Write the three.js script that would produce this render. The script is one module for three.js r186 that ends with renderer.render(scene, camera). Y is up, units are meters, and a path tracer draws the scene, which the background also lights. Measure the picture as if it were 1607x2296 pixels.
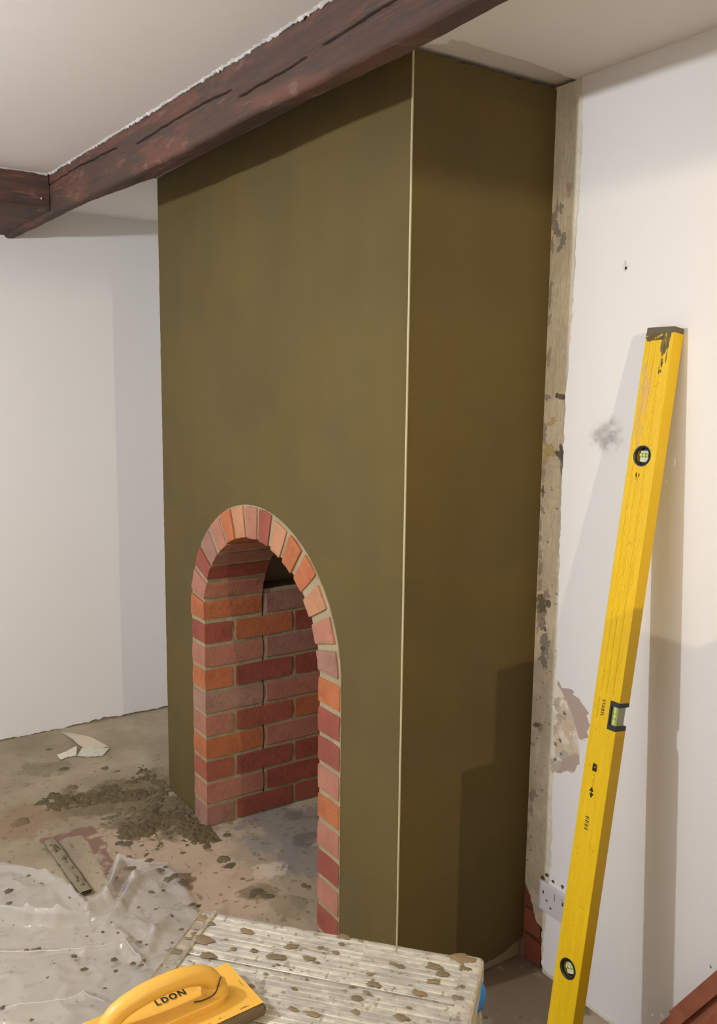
import * as THREE from 'three';
import { mergeGeometries } from 'three/addons/utils/BufferGeometryUtils.js';

// ---------------------------------------------------------------- camera, exposure, lamps
const scene = new THREE.Scene();
scene.background = new THREE.Color(0x000000);
const FOCAL = 1990.9, CAM = new THREE.Vector3(1.4639, 1.4063, 1.0883);
const camera = new THREE.PerspectiveCamera(2 * Math.atan(1148 / FOCAL) * 180 / Math.PI, 1607 / 2296, 0.05, 30);
camera.rotation.order = 'YXZ';
camera.position.copy(CAM);
camera.rotation.set(-0.1416, 0.9842, 0.0112);
scene.add(camera);
camera.updateMatrixWorld(true);
const renderer = new THREE.WebGLRenderer({ antialias: true });
renderer.toneMapping = THREE.LinearToneMapping;
renderer.toneMappingExposure = 0.72;
renderer.shadowMap.enabled = true;
renderer.shadowMap.type = THREE.PCFSoftShadowMap;
const BULB_POS = [-0.29, 1.735, 1.8], BULB_COLOR = [0.95, 0.985, 1.04], BULB_POWER = 8.8;
const SHADE_POS = [1.8, 1.848, 0.38], SHADE_COLOR = [1.0, 0.84, 0.56], SHADE_POWER = 5.2;

// ---------------------------------------------------------------- sizes (metres); chimney front lies in z = 0, its right corner at x = 0
const W = 1.353, D = 0.389, H = 2.051, LEFT = -2.097, RIGHT = 2.6, FRONT = 2.9;
const OX0 = -1.018, OX1 = -0.337, OC = (OX0 + OX1) / 2, SPRING = 0.70;   // fireplace opening

// ---------------------------------------------------------------- helpers
// photo pixel -> point on the plane where coordinate `axis` (0 x, 1 y, 2 z) equals `val`
function at(px, py, axis, val) {
  const d = new THREE.Vector3((px - 803.5) / FOCAL, -(py - 1148) / FOCAL, -1).applyEuler(camera.rotation);
  const t = (val - CAM.getComponent(axis)) / d.getComponent(axis);
  return CAM.clone().addScaledVector(d, t);
}
function rng(seed) { let s = seed | 0; return () => { s = (s + 0x6d2b79f5) | 0; let t = Math.imul(s ^ (s >>> 15), 1 | s); t = (t + Math.imul(t ^ (t >>> 7), 61 | t)) ^ t; return ((t ^ (t >>> 14)) >>> 0) / 4294967296; }; }
function hash2(x, y, s) { let h = Math.imul(x, 374761393) + Math.imul(y, 668265263) + Math.imul(s, 1274126177) | 0; h = Math.imul(h ^ (h >>> 13), 1274126177); return ((h ^ (h >>> 16)) >>> 0) / 4294967296; }
const fade = (t) => t * t * (3 - 2 * t);
function vnoise(x, y, s = 0, per = 0) {
  let xi = Math.floor(x), yi = Math.floor(y); const u = fade(x - xi), v = fade(y - yi);
  let x1 = xi + 1, y1 = yi + 1;
  if (per) { xi = ((xi % per) + per) % per; x1 = ((x1 % per) + per) % per; yi = ((yi % per) + per) % per; y1 = ((y1 % per) + per) % per; }
  const a = hash2(xi, yi, s), b = hash2(x1, yi, s), c = hash2(xi, y1, s), d = hash2(x1, y1, s);
  return a + (b - a) * u + (c - a) * v + (a - b - c + d) * u * v;
}
function fbm(x, y, oct = 4, s = 0, per = 0) { let f = 0, a = 0.5, n = 0; for (let i = 0; i < oct; i++) { f += a * vnoise(x, y, s + i * 17, per); n += a; a *= 0.5; x *= 2; y *= 2; per *= 2; } return f / n; }
const clamp = (x, a = 0, b = 1) => Math.min(b, Math.max(a, x));
const sstep = (a, b, x) => fade(clamp((x - a) / (b - a)));
const mixc = (a, b, t) => [a[0] + (b[0] - a[0]) * t, a[1] + (b[1] - a[1]) * t, a[2] + (b[2] - a[2]) * t];
const srgb = (l) => 255 * (l <= 0.0031308 ? 12.92 * l : 1.055 * Math.pow(l, 1 / 2.4) - 0.055);
const toByte = (l) => Math.round(clamp(srgb(clamp(l)), 0, 255));
function colorTexture(w, h, fn, wrap = THREE.RepeatWrapping) {           // fn(u, v) -> linear rgb
  const a = new Uint8Array(w * h * 4);
  for (let j = 0; j < h; j++) for (let i = 0; i < w; i++) { const c = fn((i + 0.5) / w, (j + 0.5) / h), k = 4 * (j * w + i); a[k] = toByte(c[0]); a[k + 1] = toByte(c[1]); a[k + 2] = toByte(c[2]); a[k + 3] = 255; }
  const t = new THREE.DataTexture(a, w, h); t.colorSpace = THREE.SRGBColorSpace; t.wrapS = t.wrapT = wrap; t.magFilter = THREE.LinearFilter; t.minFilter = THREE.LinearMipmapLinearFilter; t.generateMipmaps = true; t.needsUpdate = true; return t;
}
function greyTexture(w, h, fn, wrap = THREE.RepeatWrapping) {
  const a = new Uint8Array(w * h * 4);
  for (let j = 0; j < h; j++) for (let i = 0; i < w; i++) { const c = Math.round(255 * clamp(fn((i + 0.5) / w, (j + 0.5) / h))), k = 4 * (j * w + i); a[k] = a[k + 1] = a[k + 2] = c; a[k + 3] = 255; }
  const t = new THREE.DataTexture(a, w, h); t.wrapS = t.wrapT = wrap; t.magFilter = THREE.LinearFilter; t.minFilter = THREE.LinearMipmapLinearFilter; t.generateMipmaps = true; t.needsUpdate = true; return t;
}
const taken = {};
function numbered(name) { const n = taken[name] = (taken[name] ?? -1) + 1; return n ? name + '_' + String(n).padStart(3, '0') : name; }
function mesh(name, geo, mat, parent) { const m = new THREE.Mesh(geo, mat); m.name = name; m.castShadow = m.receiveShadow = true; (parent ?? scene).add(m); return m; }
function group(name, parent) { const g = new THREE.Group(); g.name = name; (parent ?? scene).add(g); return g; }
function thing(name, label, category, pos = [0, 0, 0], grp) { const g = group(numbered(name)); g.position.set(...pos); g.userData = { label, category }; if (grp) g.userData.group = grp; return g; }
function structure(o, label, category = 'wall') { o.userData.kind = 'structure'; o.userData.label = label; o.userData.category = category; return o; }
function box(x0, x1, y0, y1, z0, z1) { const g = new THREE.BoxGeometry(x1 - x0, y1 - y0, z1 - z0); g.translate((x0 + x1) / 2, (y0 + y1) / 2, (z0 + z1) / 2); return g; }
// uv in metres: picks the dominant plane of each face
function metreUV(g, k = 1) {
  if (g.index) g = g.toNonIndexed();
  const p = g.attributes.position, uv = new Float32Array(p.count * 2), a = new THREE.Vector3(), b = new THREE.Vector3(), c = new THREE.Vector3(), n = new THREE.Vector3();
  for (let i = 0; i < p.count; i += 3) {
    a.fromBufferAttribute(p, i); b.fromBufferAttribute(p, i + 1); c.fromBufferAttribute(p, i + 2);
    n.copy(b).sub(a).cross(c.clone().sub(a)); const ax = Math.abs(n.x), ay = Math.abs(n.y), az = Math.abs(n.z);
    [a, b, c].forEach((q, j) => { const [u, v] = ay >= ax && ay >= az ? [q.x, q.z] : ax >= az ? [q.z, q.y] : [q.x, q.y]; uv[2 * (i + j)] = u * k; uv[2 * (i + j) + 1] = v * k; });
  }
  g.setAttribute('uv', new THREE.BufferAttribute(uv, 2)); return g;
}
const shapeOf = (pts) => new THREE.Shape(pts.map((p) => new THREE.Vector2(p[0], p[1])));
function slab(pts, depth, holes = []) { const s = shapeOf(pts); for (const h of holes) s.holes.push(new THREE.Path(h.map((p) => new THREE.Vector2(p[0], p[1])))); return new THREE.ExtrudeGeometry(s, { depth, bevelEnabled: false, curveSegments: 8 }); }
// a polyline with a torn edge: points added every `step`, pushed sideways by noise
function torn(pts, step, amp, seed) {
  const out = [];
  for (let i = 0; i + 1 < pts.length; i++) {
    const [x0, y0] = pts[i], [x1, y1] = pts[i + 1], L = Math.hypot(x1 - x0, y1 - y0), n = Math.max(1, Math.round(L / step)), nx = -(y1 - y0) / (L || 1), ny = (x1 - x0) / (L || 1);
    for (let k = 0; k < n; k++) { const t = k / n, x = x0 + (x1 - x0) * t, y = y0 + (y1 - y0) * t, d = amp * 2 * (fbm(x * 60 + 31.7, y * 60 + 3.3, 3, seed) - 0.5) + amp * 0.5 * (hash2(Math.round(x * 4e3), Math.round(y * 4e3), seed) - 0.5); out.push([x + nx * d, y + ny * d]); }
  }
  out.push(pts[pts.length - 1]); return out;
}
function lerpTable(tab, x) { if (x <= tab[0][0]) return tab[0][1]; for (let i = 0; i + 1 < tab.length; i++) if (x <= tab[i + 1][0]) { const t = (x - tab[i][0]) / (tab[i + 1][0] - tab[i][0]); return tab[i][1] + (tab[i + 1][1] - tab[i][1]) * t; } return tab[tab.length - 1][1]; }
function gridGeo(nu, nv, fn, uvfn) {
  const pos = [], uv = [], idx = [];
  for (let j = 0; j <= nv; j++) for (let i = 0; i <= nu; i++) { const p = fn(i / nu, j / nv); pos.push(p[0], p[1], p[2]); const q = uvfn ? uvfn(i / nu, j / nv, p) : [i / nu, j / nv]; uv.push(q[0], q[1]); }
  for (let j = 0; j < nv; j++) for (let i = 0; i < nu; i++) { const a = j * (nu + 1) + i, b = a + 1, c = a + nu + 1, d = c + 1; idx.push(a, b, d, a, d, c); }
  const g = new THREE.BufferGeometry(); g.setAttribute('position', new THREE.Float32BufferAttribute(pos, 3)); g.setAttribute('uv', new THREE.Float32BufferAttribute(uv, 2)); g.setIndex(idx); g.computeVertexNormals(); return g;
}
const std = (o) => new THREE.MeshStandardMaterial(o);
const lin = (r, g, b) => new THREE.Color().setRGB(r, g, b);

// ---------------------------------------------------------------- shared textures
const grainBump = greyTexture(512, 512, (u, v) => 0.55 * fbm(u * 8, v * 8, 3, 3, 8) + 0.45 * fbm(u * 64, v * 64, 3, 5, 64));
const renderMap = colorTexture(1024, 1024, (u, v) => {
  const a = fbm(u * 4, v * 4, 5, 11, 4), b = fbm(u * 14, v * 3, 4, 23, 0), g = vnoise(u * 512, v * 512, 7, 512), s = fbm(u * 3 + 9, v * 9, 4, 29, 0);
  const k = 0.86 + 0.22 * a + 0.10 * (b - 0.5) + 0.07 * (g - 0.5) + 0.08 * (s - 0.5);
  return mixc([0.93 * k, 0.93 * k, 0.94 * k], [1.0 * k, 0.97 * k, 0.86 * k], sstep(0.35, 0.65, fbm(u * 5 + 3, v * 5, 3, 41)));
});
const renderBump = greyTexture(1024, 1024, (u, v) => 0.5 * fbm(u * 5, v * 5, 3, 2, 5) + 0.2 * fbm(u * 40, v * 9, 3, 6) + 0.3 * vnoise(u * 400, v * 400, 9, 400));
const brickMap = colorTexture(512, 512, (u, v) => {
  const a = fbm(u * 10, v * 10, 5, 51, 10), g = vnoise(u * 256, v * 256, 52, 256), pale = sstep(0.56, 0.72, fbm(u * 7, v * 7, 4, 57, 7)), dark = sstep(0.64, 0.74, fbm(u * 18, v * 18, 4, 61, 18));
  let c = [0.72 + 0.4 * a + 0.1 * (g - 0.5), 0.72 + 0.4 * a + 0.1 * (g - 0.5), 0.72 + 0.4 * a + 0.1 * (g - 0.5)];
  c = mixc(c, [1.0, 1.0, 1.0], pale * 0.55); return mixc(c, [0.55, 0.5, 0.48], dark * 0.3);
});
const brickBump = greyTexture(512, 512, (u, v) => 0.6 * fbm(u * 14, v * 14, 4, 71, 14) + 0.4 * fbm(u * 90, v * 90, 2, 73, 90));

// ---------------------------------------------------------------- materials
const M = {
  white: std({ color: lin(0.785, 0.765, 0.755), roughness: 0.62 }),
  ceiling: std({ color: lin(0.74, 0.70, 0.67), roughness: 0.75 }),
  bareCeiling: std({ color: lin(0.64, 0.585, 0.53), roughness: 0.9, bumpMap: grainBump, bumpScale: 0.003 }),
  masonry: std({ color: lin(0.27, 0.215, 0.165), roughness: 1 }),
  render: new THREE.MeshPhysicalMaterial({ color: lin(0.122, 0.091, 0.033), specularIntensity: 0.5, roughness: 0.85, map: renderMap, bumpMap: renderBump, bumpScale: 0.0012 }),
  undercoat: std({ color: lin(0.13, 0.095, 0.055), roughness: 0.95, bumpMap: renderBump, bumpScale: 0.004 }),
  bead: std({ color: lin(0.50, 0.45, 0.29), roughness: 0.5 }),
  mortar: std({ color: lin(0.36, 0.30, 0.18), roughness: 0.95, map: brickMap, bumpMap: brickBump, bumpScale: 0.003 }),
  paintWhite: std({ color: lin(0.82, 0.80, 0.77), roughness: 0.35, bumpMap: grainBump, bumpScale: 0.002 }),
};
const brickTint = {
  orange: [0.441, 0.142, 0.053], peach: [0.484, 0.227, 0.119], pink: [0.411, 0.176, 0.114], red: [0.294, 0.076, 0.047], rust: [0.330, 0.097, 0.053],
  mauve: [0.338, 0.172, 0.125], dusky: [0.243, 0.079, 0.053], grey: [0.367, 0.206, 0.150],
};
const brickMat = {};
for (const k in brickTint) brickMat[k] = std({ color: lin(...brickTint[k]), roughness: 0.85, map: brickMap, bumpMap: brickBump, bumpScale: 0.0022 });

// ---------------------------------------------------------------- the room
// floor: old screed with dust, stains of wet mortar and traces of the former hearth
const FX0 = -2.2, FX1 = 2.7, FZ0 = -0.65, FZ1 = 3.0;
const stain = (px, py, r, ax, c, k) => { const p = at(px, py, 1, 0); return { x: p.x, z: p.z, r, ax, c, k }; };
const olive = [0.155, 0.125, 0.062], greyS = [0.20, 0.185, 0.175], pinkS = [0.52, 0.37, 0.27], paleS = [0.60, 0.50, 0.38], rustS = [0.26, 0.15, 0.085], redS = [0.20, 0.098, 0.08], darkS = [0.10, 0.085, 0.07];
const stains = [
  stain(640, 1850, 0.17, 1, greyS, 0.75), stain(680, 1930, 0.12, 1, greyS, 0.7), stain(600, 1890, 0.09, 1, [0.25, 0.23, 0.21], 0.7), stain(610, 1950, 0.055, 1, paleS, 0.8), stain(690, 1880, 0.05, 1, darkS, 0.6), stain(660, 1830, 0.04, 1, darkS, 0.5),
  stain(500, 1990, 0.13, 1, pinkS, 0.55), stain(430, 1930, 0.16, 1, pinkS, 0.45), stain(290, 1880, 0.14, 1, pinkS, 0.4), stain(560, 2030, 0.10, 1, pinkS, 0.5),
  stain(300, 1790, 0.20, 1, olive, 0.85), stain(200, 1800, 0.13, 1, olive, 0.7), stain(370, 1810, 0.14, 1, olive, 0.9), stain(60, 1840, 0.12, 1, rustS, 0.6), stain(150, 1790, 0.08, 1, rustS, 0.5), stain(580, 2005, 0.05, 1, olive, 0.75), stain(420, 1850, 0.09, 1, olive, 0.8),
  stain(110, 1720, 0.09, 1, olive, 0.55), stain(640, 2030, 0.06, 1, olive, 0.45), stain(1130, 2230, 0.22, 1, [0.16, 0.11, 0.07], 0.8), stain(1250, 2290, 0.25, 1, [0.18, 0.125, 0.08], 0.8), stain(1340, 2296, 0.05, 1, paleS, 0.6),
];
// pinkish red band left by the old hearth edge: two straight strips
const hearthA = at(105, 1885, 1, 0), hearthB = at(195, 1858, 1, 0), hearthC = at(272, 1990, 1, 0);
const segDist = (x, z, a, b) => { const dx = b.x - a.x, dz = b.z - a.z, t = clamp(((x - a.x) * dx + (z - a.z) * dz) / (dx * dx + dz * dz)); return Math.hypot(x - a.x - dx * t, z - a.z - dz * t); };
const floorMap = colorTexture(2048, 1536, (u, v) => {
  const x = FX0 + u * (FX1 - FX0), z = FZ0 + v * (FZ1 - FZ0);
  const a = fbm(x * 3, z * 3, 5, 81), b = fbm(x * 14, z * 14, 4, 83), g = vnoise(x * 300, z * 300, 85), h = fbm(x * 40, z * 40, 3, 86);
  let c = mixc([0.31, 0.25, 0.165], [0.42, 0.345, 0.235], sstep(0.3, 0.7, a));
  const k = 0.84 + 0.24 * b + 0.10 * (g - 0.5) + 0.12 * (h - 0.5); c = [c[0] * k, c[1] * k, c[2] * k];
  for (const s of stains) {
    const dx = x - s.x, dz = z - s.z; if (Math.abs(dx) > s.r * 2 || Math.abs(dz) > s.r * 2) continue;
    const d = Math.hypot(dx, dz) / s.r + 1.3 * (fbm(x * 16 + 5, z * 16, 4, 91) - 0.5) + 0.5 * (fbm(x * 70, z * 70, 2, 93) - 0.5);
    c = mixc(c, s.c, s.k * (1 - sstep(0.6, 1.05, d)));
  }
  const dA = Math.min(segDist(x, z, hearthA, hearthB), segDist(x, z, hearthB, hearthC)) + 0.02 * (fbm(x * 30, z * 30, 3, 95) - 0.5);
  c = mixc(c, redS, 0.85 * (1 - sstep(0.018, 0.026, dA)) * sstep(0.2, 0.42, fbm(x * 25, z * 25, 3, 97)));
  const spl = fbm(x * 55, z * 55, 3, 99), near = 1 - sstep(0.4, 1.5, Math.hypot(x + 0.9, z - 0.35)); // fine spots of dried mortar round the work
  c = mixc(c, olive, 0.7 * near * sstep(0.70, 0.75, spl));
  return c;
}, THREE.ClampToEdgeWrapping);
const floorBump = greyTexture(1024, 1024, (u, v) => 0.6 * fbm(u * 12, v * 12, 4, 101, 12) + 0.4 * fbm(u * 90, v * 90, 3, 103, 90));
M.floor = std({ color: 0xffffff, roughness: 0.88, map: floorMap, bumpMap: floorBump, bumpScale: 0.003 });
{
  const g = new THREE.BoxGeometry(FX1 - FX0, 0.1, FZ1 - FZ0); g.translate((FX0 + FX1) / 2, -0.05, (FZ0 + FZ1) / 2);
  const p = g.attributes.position, uv = g.attributes.uv;
  for (let i = 0; i < p.count; i++) uv.setXY(i, (p.getX(i) - FX0) / (FX1 - FX0), (p.getZ(i) - FZ0) / (FZ1 - FZ0));
  structure(mesh('floor', g, M.floor), 'dusty grey-beige screed floor spattered with wet mortar', 'floor');
}
// left wall: white paint ending in a torn, cracked edge just above the screed
{
  const o = structure(group('wall_left'), 'white painted side wall beyond the chimney breast');
  mesh('masonry', box(LEFT - 0.2, LEFT - 0.006, 0, H + 0.15, -0.62, FRONT), M.masonry, o);
  const edge = torn([[-FRONT, 0.006], [-0.5, 0.004], [-0.25, 0.003], [-0.1, 0.006], [0.02, 0.013], [0.1, 0.007], [0.3, 0.009], [D, 0.006]], 0.01, 0.007, 5).map(([a, b]) => [a, Math.max(0.0005, b)]);
  const g = slab([...edge, [D, H], [-FRONT, H]], 0.006); g.rotateY(Math.PI / 2); g.translate(LEFT - 0.006, 0, 0);
  mesh('paint_layer', metreUV(g), M.white, o);
}
structure(mesh('wall_right', metreUV(box(RIGHT, RIGHT + 0.15, 0, H + 0.15, -0.62, FRONT)), M.white), 'white painted wall outside the picture to the right');
structure(mesh('wall_front', metreUV(box(LEFT - 0.2, RIGHT + 0.15, 0, H + 0.15, FRONT, FRONT + 0.15)), M.white), 'white painted wall behind the photographer');

// back wall: bare old plaster beside the chimney, white paint with a chipped edge over the rest
const scarW = 0.32;
{
  const c = document.createElement('canvas'); c.width = 320; c.height = 2048; const x = c.getContext('2d'), r = rng(77);
  const X = (m) => (m + 0.02) / scarW * 320, Y = (m) => (1 - m / H) * 2048;
  const col = (l) => 'rgb(' + l.map((q) => toByte(q)).join(',') + ')';
  x.fillStyle = col([0.56, 0.50, 0.39]); x.fillRect(0, 0, 320, 2048);
  const im = x.getImageData(0, 0, 320, 2048);
  for (let j = 0; j < 2048; j++) for (let i = 0; i < 320; i++) {
    const a = fbm(i / 60, j / 90, 5, 131), b = fbm(i / 9, j / 9, 3, 133), k = 4 * (j * 320 + i), low = sstep(1150, 1500, j + 200 * (a - 0.5));
    let q = mixc([0.76, 0.69, 0.55], [0.66, 0.59, 0.465], sstep(0.35, 0.65, a)); q = mixc(q, [0.58, 0.51, 0.41], low * 0.55 * sstep(0.4, 0.6, fbm(i / 30, j / 30, 4, 137)));
    const m = 0.9 + 0.2 * b; for (let t = 0; t < 3; t++) im.data[k + t] = toByte(q[t] * m);
  }
  x.putImageData(im, 0, 0);
  const blot = (mx, my, rx, ry, l, n = 14, al = 1) => { x.globalAlpha = al; x.fillStyle = col(l); x.beginPath(); const sd = Math.floor(r() * 9999), N = 36; for (let k = 0; k < N; k++) { const a = k / N * 6.283, q = Math.max(0.12, 0.95 + 2.6 * (fbm(Math.cos(a) * 1.5 + sd, Math.sin(a) * 1.5, 4, sd) - 0.5) + 0.35 * (hash2(k >> 1, sd, 5) - 0.5)); const px = X(mx + Math.cos(a) * rx * q), py = Y(my + Math.sin(a) * ry * q); k ? x.lineTo(px, py) : x.moveTo(px, py); } x.closePath(); x.fill(); x.globalAlpha = 1; };
  const chip = (px, py, rx, ry, l, n, al) => { const p = at(px, py, 2, -D); blot(p.x, p.y, rx, ry, l, n, al); };
  const dk = [0.19, 0.155, 0.12], gy = [0.32, 0.30, 0.26], mauve = [0.40, 0.33, 0.28], ochre = [0.58, 0.44, 0.19], cream = [0.68, 0.62, 0.50];
  for (const [px, py] of [[1250, 520], [1262, 530], [1258, 548], [1245, 500], [1240, 490]]) chip(px, py, 0.009, 0.013, gy);
  chip(1276, 428, 0.006, 0.012, [0.6, 0.45, 0.36]); chip(1258, 465, 0.006, 0.012, gy); chip(1248, 470, 0.006, 0.02, mauve);
  chip(1256, 890, 0.017, 0.006, dk, 10); chip(1225, 892, 0.012, 0.007, mauve); chip(1238, 945, 0.018, 0.010, ochre, 14, 0.75); chip(1230, 1008, 0.016, 0.013, ochre, 14, 0.8); chip(1222, 1030, 0.008, 0.016, ochre, 12, 0.6);
  chip(1256, 1015, 0.012, 0.020, [0.16, 0.14, 0.125], 11); chip(1260, 1050, 0.007, 0.020, gy, 11); chip(1217, 1103, 0.008, 0.012, dk); chip(1219, 1213, 0.005, 0.005, cream);
  for (let k = 0; k < 14; k++) chip(1212 + 18 * (r() - 0.3), 1325 + 95 * r(), 0.011, 0.014, r() < 0.5 ? dk : mauve, 9);
  for (let k = 0; k < 8; k++) chip(1222 + 14 * (r() - 0.5), 1430 + 60 * r(), 0.010, 0.012, r() < 0.6 ? gy : [0.17, 0.18, 0.20], 9);
  chip(1223, 1470, 0.004, 0.004, cream); chip(1206, 1625, 0.014, 0.006, dk); chip(1212, 1630, 0.008, 0.010, mauve); chip(1195, 1778, 0.013, 0.020, gy, 12, 0.8); chip(1204, 1895, 0.008, 0.016, cream); chip(1212, 1700, 0.008, 0.013, cream); chip(1282, 222, 0.011, 0.016, [0.62, 0.57, 0.43], 6);
  for (let k = 0; k < 34; k++) { const my = 0.15 + 1.8 * r(); blot(0.0 + 0.012 * r(), my, 0.004 + 0.004 * r(), 0.006 + 0.012 * r(), r() < 0.5 ? mauve : gy, 8, 0.7); }
  for (let k = 0; k < 50; k++) { blot(0.085 * r(), 0.1 + 1.2 * r(), 0.0015 + 0.003 * r(), 0.001 + 0.002 * r(), dk, 7, 0.6); }
  // rubble inside the broken patch
  for (let k = 0; k < 60; k++) { const p = at(1245 + 55 * r(), 1560 + 165 * r(), 2, -D); blot(p.x, p.y, 0.004 + 0.012 * r(), 0.004 + 0.014 * r(), [[0.60, 0.50, 0.37], [0.50, 0.42, 0.32], [0.62, 0.45, 0.31], [0.40, 0.35, 0.28]][Math.floor(r() * 4)], 9, 0.75); }
  for (const [px, py] of [[1265, 1598], [1256, 1660], [1256, 1690], [1244, 1667], [1243, 1703]]) chip(px, py, 0.004, 0.004, dk);
  const t = new THREE.CanvasTexture(c); t.colorSpace = THREE.SRGBColorSpace; M.scar = std({ color: 0xffffff, roughness: 0.9, map: t, bumpMap: brickBump, bumpScale: 0.002 });
}
const patchOuter = [[1246, 1520], [1258, 1530], [1262, 1541], [1282, 1545], [1290, 1551], [1286, 1556], [1302, 1567], [1316, 1590], [1323, 1598], [1317, 1604], [1325, 1625], [1318, 1640], [1322, 1652], [1316, 1663], [1297, 1655], [1301, 1675], [1302, 1712], [1296, 1715], [1291, 1728], [1284, 1734], [1274, 1727], [1262, 1732], [1248, 1731], [1243, 1736]].map(([a, b]) => { const p = at(a, b, 2, -D); return [p.x, p.y]; });
{
  const o = structure(group('wall_back'), 'white painted back wall with a chipped strip of bare plaster beside the chimney breast');
  const solid = mergeGeometries([
    metreUV(box(LEFT - 0.2, -1.03, 0, H + 0.15, -0.62, -D - 0.003)), metreUV(box(-0.325, 0, 0, H + 0.15, -0.62, -D - 0.003)), metreUV(box(0, RIGHT + 0.15, 0, H + 0.15, -0.62, -D - 0.012)), metreUV(box(-1.03, -0.325, 1.25, H + 0.15, -0.62, -D - 0.003)), metreUV(box(-1.03, -0.325, 0, 1.25, -0.62, -0.535)),
  ]); mesh('masonry', solid, M.masonry, o);
  mesh('alcove_paint', metreUV(box(LEFT, -W + 0.002, 0.003, H, -D - 0.003, -D)), M.white, o);
  // bare plaster beside the chimney; its foot is broken away down to the bricks
  const foot = torn([[-0.004, 0.205], [0.02, 0.175], [0.045, 0.118], [0.062, 0.108], [0.064, 0.06], [0.066, 0.02], [0.07, 0.0]], 0.006, 0.005, 61);
  const g = slab([...foot, [0.30, 0], [0.30, H], [-0.004, H]], 0.012); g.translate(0, 0, -D - 0.012);
  const p = g.attributes.position, uv = g.attributes.uv; for (let i = 0; i < p.count; i++) uv.setXY(i, (p.getX(i) + 0.02) / scarW, p.getY(i) / H);
  mesh('bare_plaster', g, M.scar, o);
  // white paint and skim coat, 4 mm proud, with a chipped edge
  const edgePx = [[1308, 186], [1309, 300], [1303, 420], [1296, 520], [1289, 640], [1282, 760], [1272, 880], [1266, 990], [1264, 1060], [1259, 1170], [1256, 1300], [1252, 1420], [1250, 1500]].map(([a, b]) => { const q = at(a, b, 2, -D); return [q.x, q.y]; });
  const low = [[1241, 1760], [1240, 1850], [1238, 1930]].map(([a, b]) => { const q = at(a, b, 2, -D); return [q.x, q.y]; });
  const edge = [...torn([[edgePx[0][0], H], ...edgePx], 0.008, 0.0045, 63), ...torn(patchOuter, 0.006, 0.0015, 65), ...torn([...low, [0.074, 0.10], [0.07, 0.03], [0.075, 0.016]], 0.01, 0.004, 67)];
  const base = torn([[0.075, 0.016], [0.12, 0.012], [0.2, 0.014], [0.3, 0.010], [0.5, 0.008], [0.9, 0.008], [RIGHT, 0.008]], 0.012, 0.005, 69);
  const s = slab([...edge, ...base, [RIGHT, H]].reverse(), 0.004); s.translate(0, 0, -D);
  mesh('paint_layer', metreUV(s), M.white, o);
  // older brownish pink coat showing in the broken patch
  const old = (pts, name = 'old_paint') => { const q = slab(torn([...pts, pts[0]].map(([a, b]) => { const w = at(a, b, 2, -D); return [w.x, w.y]; }), 0.006, 0.0015, 71).slice(0, -1), 0.0018); q.translate(0, 0, -D); return mesh(name, metreUV(q), M.oldPaint ??= std({ color: lin(0.44, 0.345, 0.29), roughness: 0.8 }), o); };
  old([[1252, 1524], [1282, 1545], [1302, 1567], [1323, 1598], [1325, 1650], [1300, 1657], [1294, 1640], [1286, 1610], [1276, 1580], [1262, 1552], [1250, 1534]]);
  old([[1262, 1702], [1288, 1690], [1300, 1694], [1302, 1713], [1291, 1730], [1272, 1728], [1248, 1732], [1258, 1718]]);
  // small fixings and scuffs on the paint
  const mark = (px, py, rx, ry, l, seed) => { const q = at(px, py, 2, -D + 0.004), r = rng(seed), pts = []; for (let k = 0; k < 12; k++) { const a = k / 12 * 6.283, m = 0.55 + 0.6 * r(); pts.push([q.x + Math.cos(a) * rx * m, q.y + Math.sin(a) * ry * m]); } const e = slab(pts, 0.0006); e.translate(0, 0, -D + 0.004); mesh('scuff', e, std({ color: lin(...l), roughness: 0.9 }), o); };
  mark(1402, 596, 0.006, 0.010, [0.64, 0.62, 0.58], 1); mark(1404, 602, 0.004, 0.004, [0.52, 0.50, 0.46], 2); mark(1593, 2168, 0.003, 0.004, [0.25, 0.23, 0.22], 3);
  for (const [px, py, s2] of [[1225, 1962, 7], [1240, 1977, 8], [1216, 1968, 9], [1260, 1988, 10]]) mark(px, py, 0.006, 0.0045, [0.07, 0.05, 0.04], s2);
  // bricks laid bare at the foot of the corner
  const r = rng(5);
  for (let k = 0; k < 3; k++) { const b = box(0.002, 0.052 + 0.012 * r(), 0.006 + 0.07 * k, 0.066 + 0.07 * k, -D - 0.02, -D - 0.004 + 0.003 * r()); mesh('brick', metreUV(b, 2), brickMat[k === 1 ? 'rust' : 'red'], o); }
}
// smudge of grey dust on the paint: grains drawn on a thin coat of the wall's own paint
{
  const p = at(1358, 985, 2, -D), S = 0.13, N = 256;
  const px = new Uint8Array(N * N * 4);
  for (let j = 0; j < N; j++) for (let i = 0; i < N; i++) { const u = (i + 0.5) / N, v = (j + 0.5) / N, d = Math.hypot((u - 0.5) * 2, (v - 0.5) * 2.1), k = sstep(0.85, 0.2, d + 0.8 * (fbm(u * 4, v * 4, 5, 141) - 0.5)) * sstep(0.2, 0.75, fbm(u * 6, v * 10, 6, 143)) * (0.7 + 0.5 * vnoise(u * 90, v * 90, 145)); px.set([150, 144, 138, Math.round(255 * clamp(0.4 * k))], 4 * (j * N + i)); }
  const t = new THREE.DataTexture(px, N, N); t.colorSpace = THREE.SRGBColorSpace; t.magFilter = THREE.LinearFilter; t.needsUpdate = true;
  const g = new THREE.PlaneGeometry(S, S); g.translate(p.x, p.y, -D + 0.0043);
  mesh('dust_smudge', g, std({ color: 0xffffff, map: t, transparent: true, roughness: 0.8, polygonOffset: true, polygonOffsetFactor: -1 }), scene.getObjectByName('wall_back'));
}
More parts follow.
